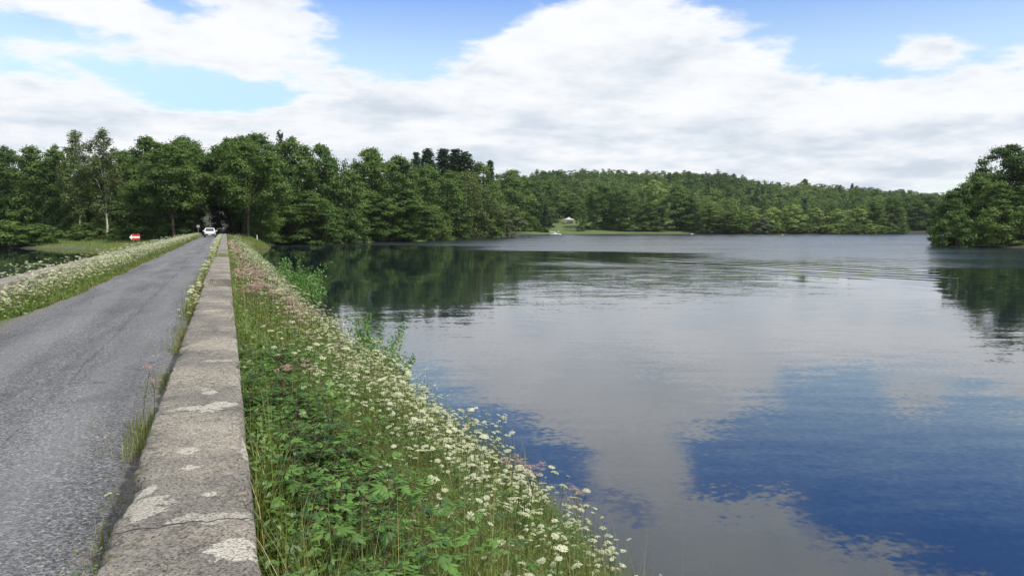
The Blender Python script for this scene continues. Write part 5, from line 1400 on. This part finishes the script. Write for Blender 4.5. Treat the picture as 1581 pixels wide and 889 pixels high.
# ---- white tent on the lawn
p = at_depth(878, 341, 409); gz = ground_at(p[0], p[1])
tn = empty('tent', (p[0], p[1], gz), -YAW + .3, 'white peaked tent under the trees at the top of the lawn', 'tent')
bm = bmesh.new()
W, Dp, Hw, Hp = 4.6, 4.0, 1.9, 3.2
b4 = [bm.verts.new(v) for v in ((-W / 2 - .15, -Dp / 2 - .15, Hw), (W / 2 + .15, -Dp / 2 - .15, Hw), (W / 2 + .15, Dp / 2 + .15, Hw), (-W / 2 - .15, Dp / 2 + .15, Hw))]
m4 = [bm.verts.new((v.co.x * .42, v.co.y * .42, Hw + .62)) for v in b4]; tp = bm.verts.new((0, 0, Hp))
for i in range(4):
    bm.faces.new((b4[i], b4[(i + 1) % 4], m4[(i + 1) % 4], m4[i])); bm.faces.new((m4[i], m4[(i + 1) % 4], tp))
bmesh.ops.solidify(bm, geom=bm.faces[:], thickness=.04)
bm_obj('roof', bm, M_CANVAS, tn)
for (cx_, cy_, sx_, sy_) in ((0, Dp / 2, W, .05), (-W / 2, 0, .05, Dp), (W / 2, .6, .05, Dp - 1.2)): box('wall', (cx_, cy_, Hw / 2), (sx_, sy_, Hw), M_CANVAS, tn)
for qx in (-1, 1):
    for qy in (-1, 1): cyl('pole', (qx * (W / 2 - .1), qy * (Dp / 2 - .1), 0), (qx * (W / 2 - .1), qy * (Dp / 2 - .1), Hw), .04, M_METAL, tn, seg=8)
# ---- white sign on the far bank
d4 = CAM_Z * F_PX / (361.8 - HOR) + 3
p = at_depth(1068.5, 360, d4); gz = ground_at(p[0], p[1])
sg = empty('shore_sign', (p[0], p[1], gz), -YAW, 'square white sign on the far bank at the right end of the lawn', 'sign')
box('board', (0, -.05, 1.25), (1.25, .04, 1.1), M_WHITE, sg, .02)
for q in (-.45, .45): box('post', (q, 0, .7), (.09, .06, 1.9), M_WOOD, sg)
# ---- yellow buoy
d5 = CAM_Z * F_PX / (363.7 - HOR)
p = at_depth(1208, 364, d5)
by = empty('buoy', (p[0], p[1], 0), 0, 'small yellow buoy floating before the bright willows', 'buoy')
bm = bmesh.new(); bmesh.ops.create_uvsphere(bm, u_segments=20, v_segments=12, radius=.34); bmesh.ops.scale(bm, vec=(1, 1, .8), verts=bm.verts); bm_obj('float', bm, M_YELLOW, by, True).location = (0, 0, .12)
cyl('ring', (0, 0, .5), (0, 0, .72), .07, M_METAL, by)
# ---- bleached branch fallen in the water at the right tip
p = at_z(1446, 377, 0); bs = Soup(); rr_ = np.random.default_rng(3)
bs.add(tube(np.array([[0, 0, -.4], [.3, .2, .6], [.5, .3, 1.5], [.9, .5, 2.3]]), [.09, .08, .06, .02], 6)); bs.add(tube(np.array([[.3, .2, .6], [-.2, .1, 1.2], [-.7, -.1, 1.5]]), [.05, .04, .015], 5)); bs.add(tube(np.array([[.5, .3, 1.5], [.2, .2, 2.0], [.1, .3, 2.7]]), [.04, .03, .01], 5))
tag(link('dead_branch', bs.mesh('dead_branch', [M_PALEW]), None, (p[0], p[1], 0)), 'bleached dead branch standing in the water at the tip of the right wood', 'branch')

# ================================================================== THE AIR
bm = bmesh.new(); add_box(bm, (0, 750, 33), (5400, 4700, 78))
hm = bpy.data.materials.new('summer_haze'); hm.use_nodes = True; hn = NT(hm.node_tree)
pv = hn.node('ShaderNodeVolumePrincipled'); pv.inputs['Color'].default_value = (0.80, 0.88, 1.0, 1); pv.inputs['Density'].default_value = 0.00006; pv.inputs['Anisotropy'].default_value = 0.2
ho = hn.node('ShaderNodeOutputMaterial'); hn.t.links.new(pv.outputs[0], ho.inputs['Volume'])
tag(bm_obj('haze', bm, hm), 'thin summer haze over the lake', kind='stuff')
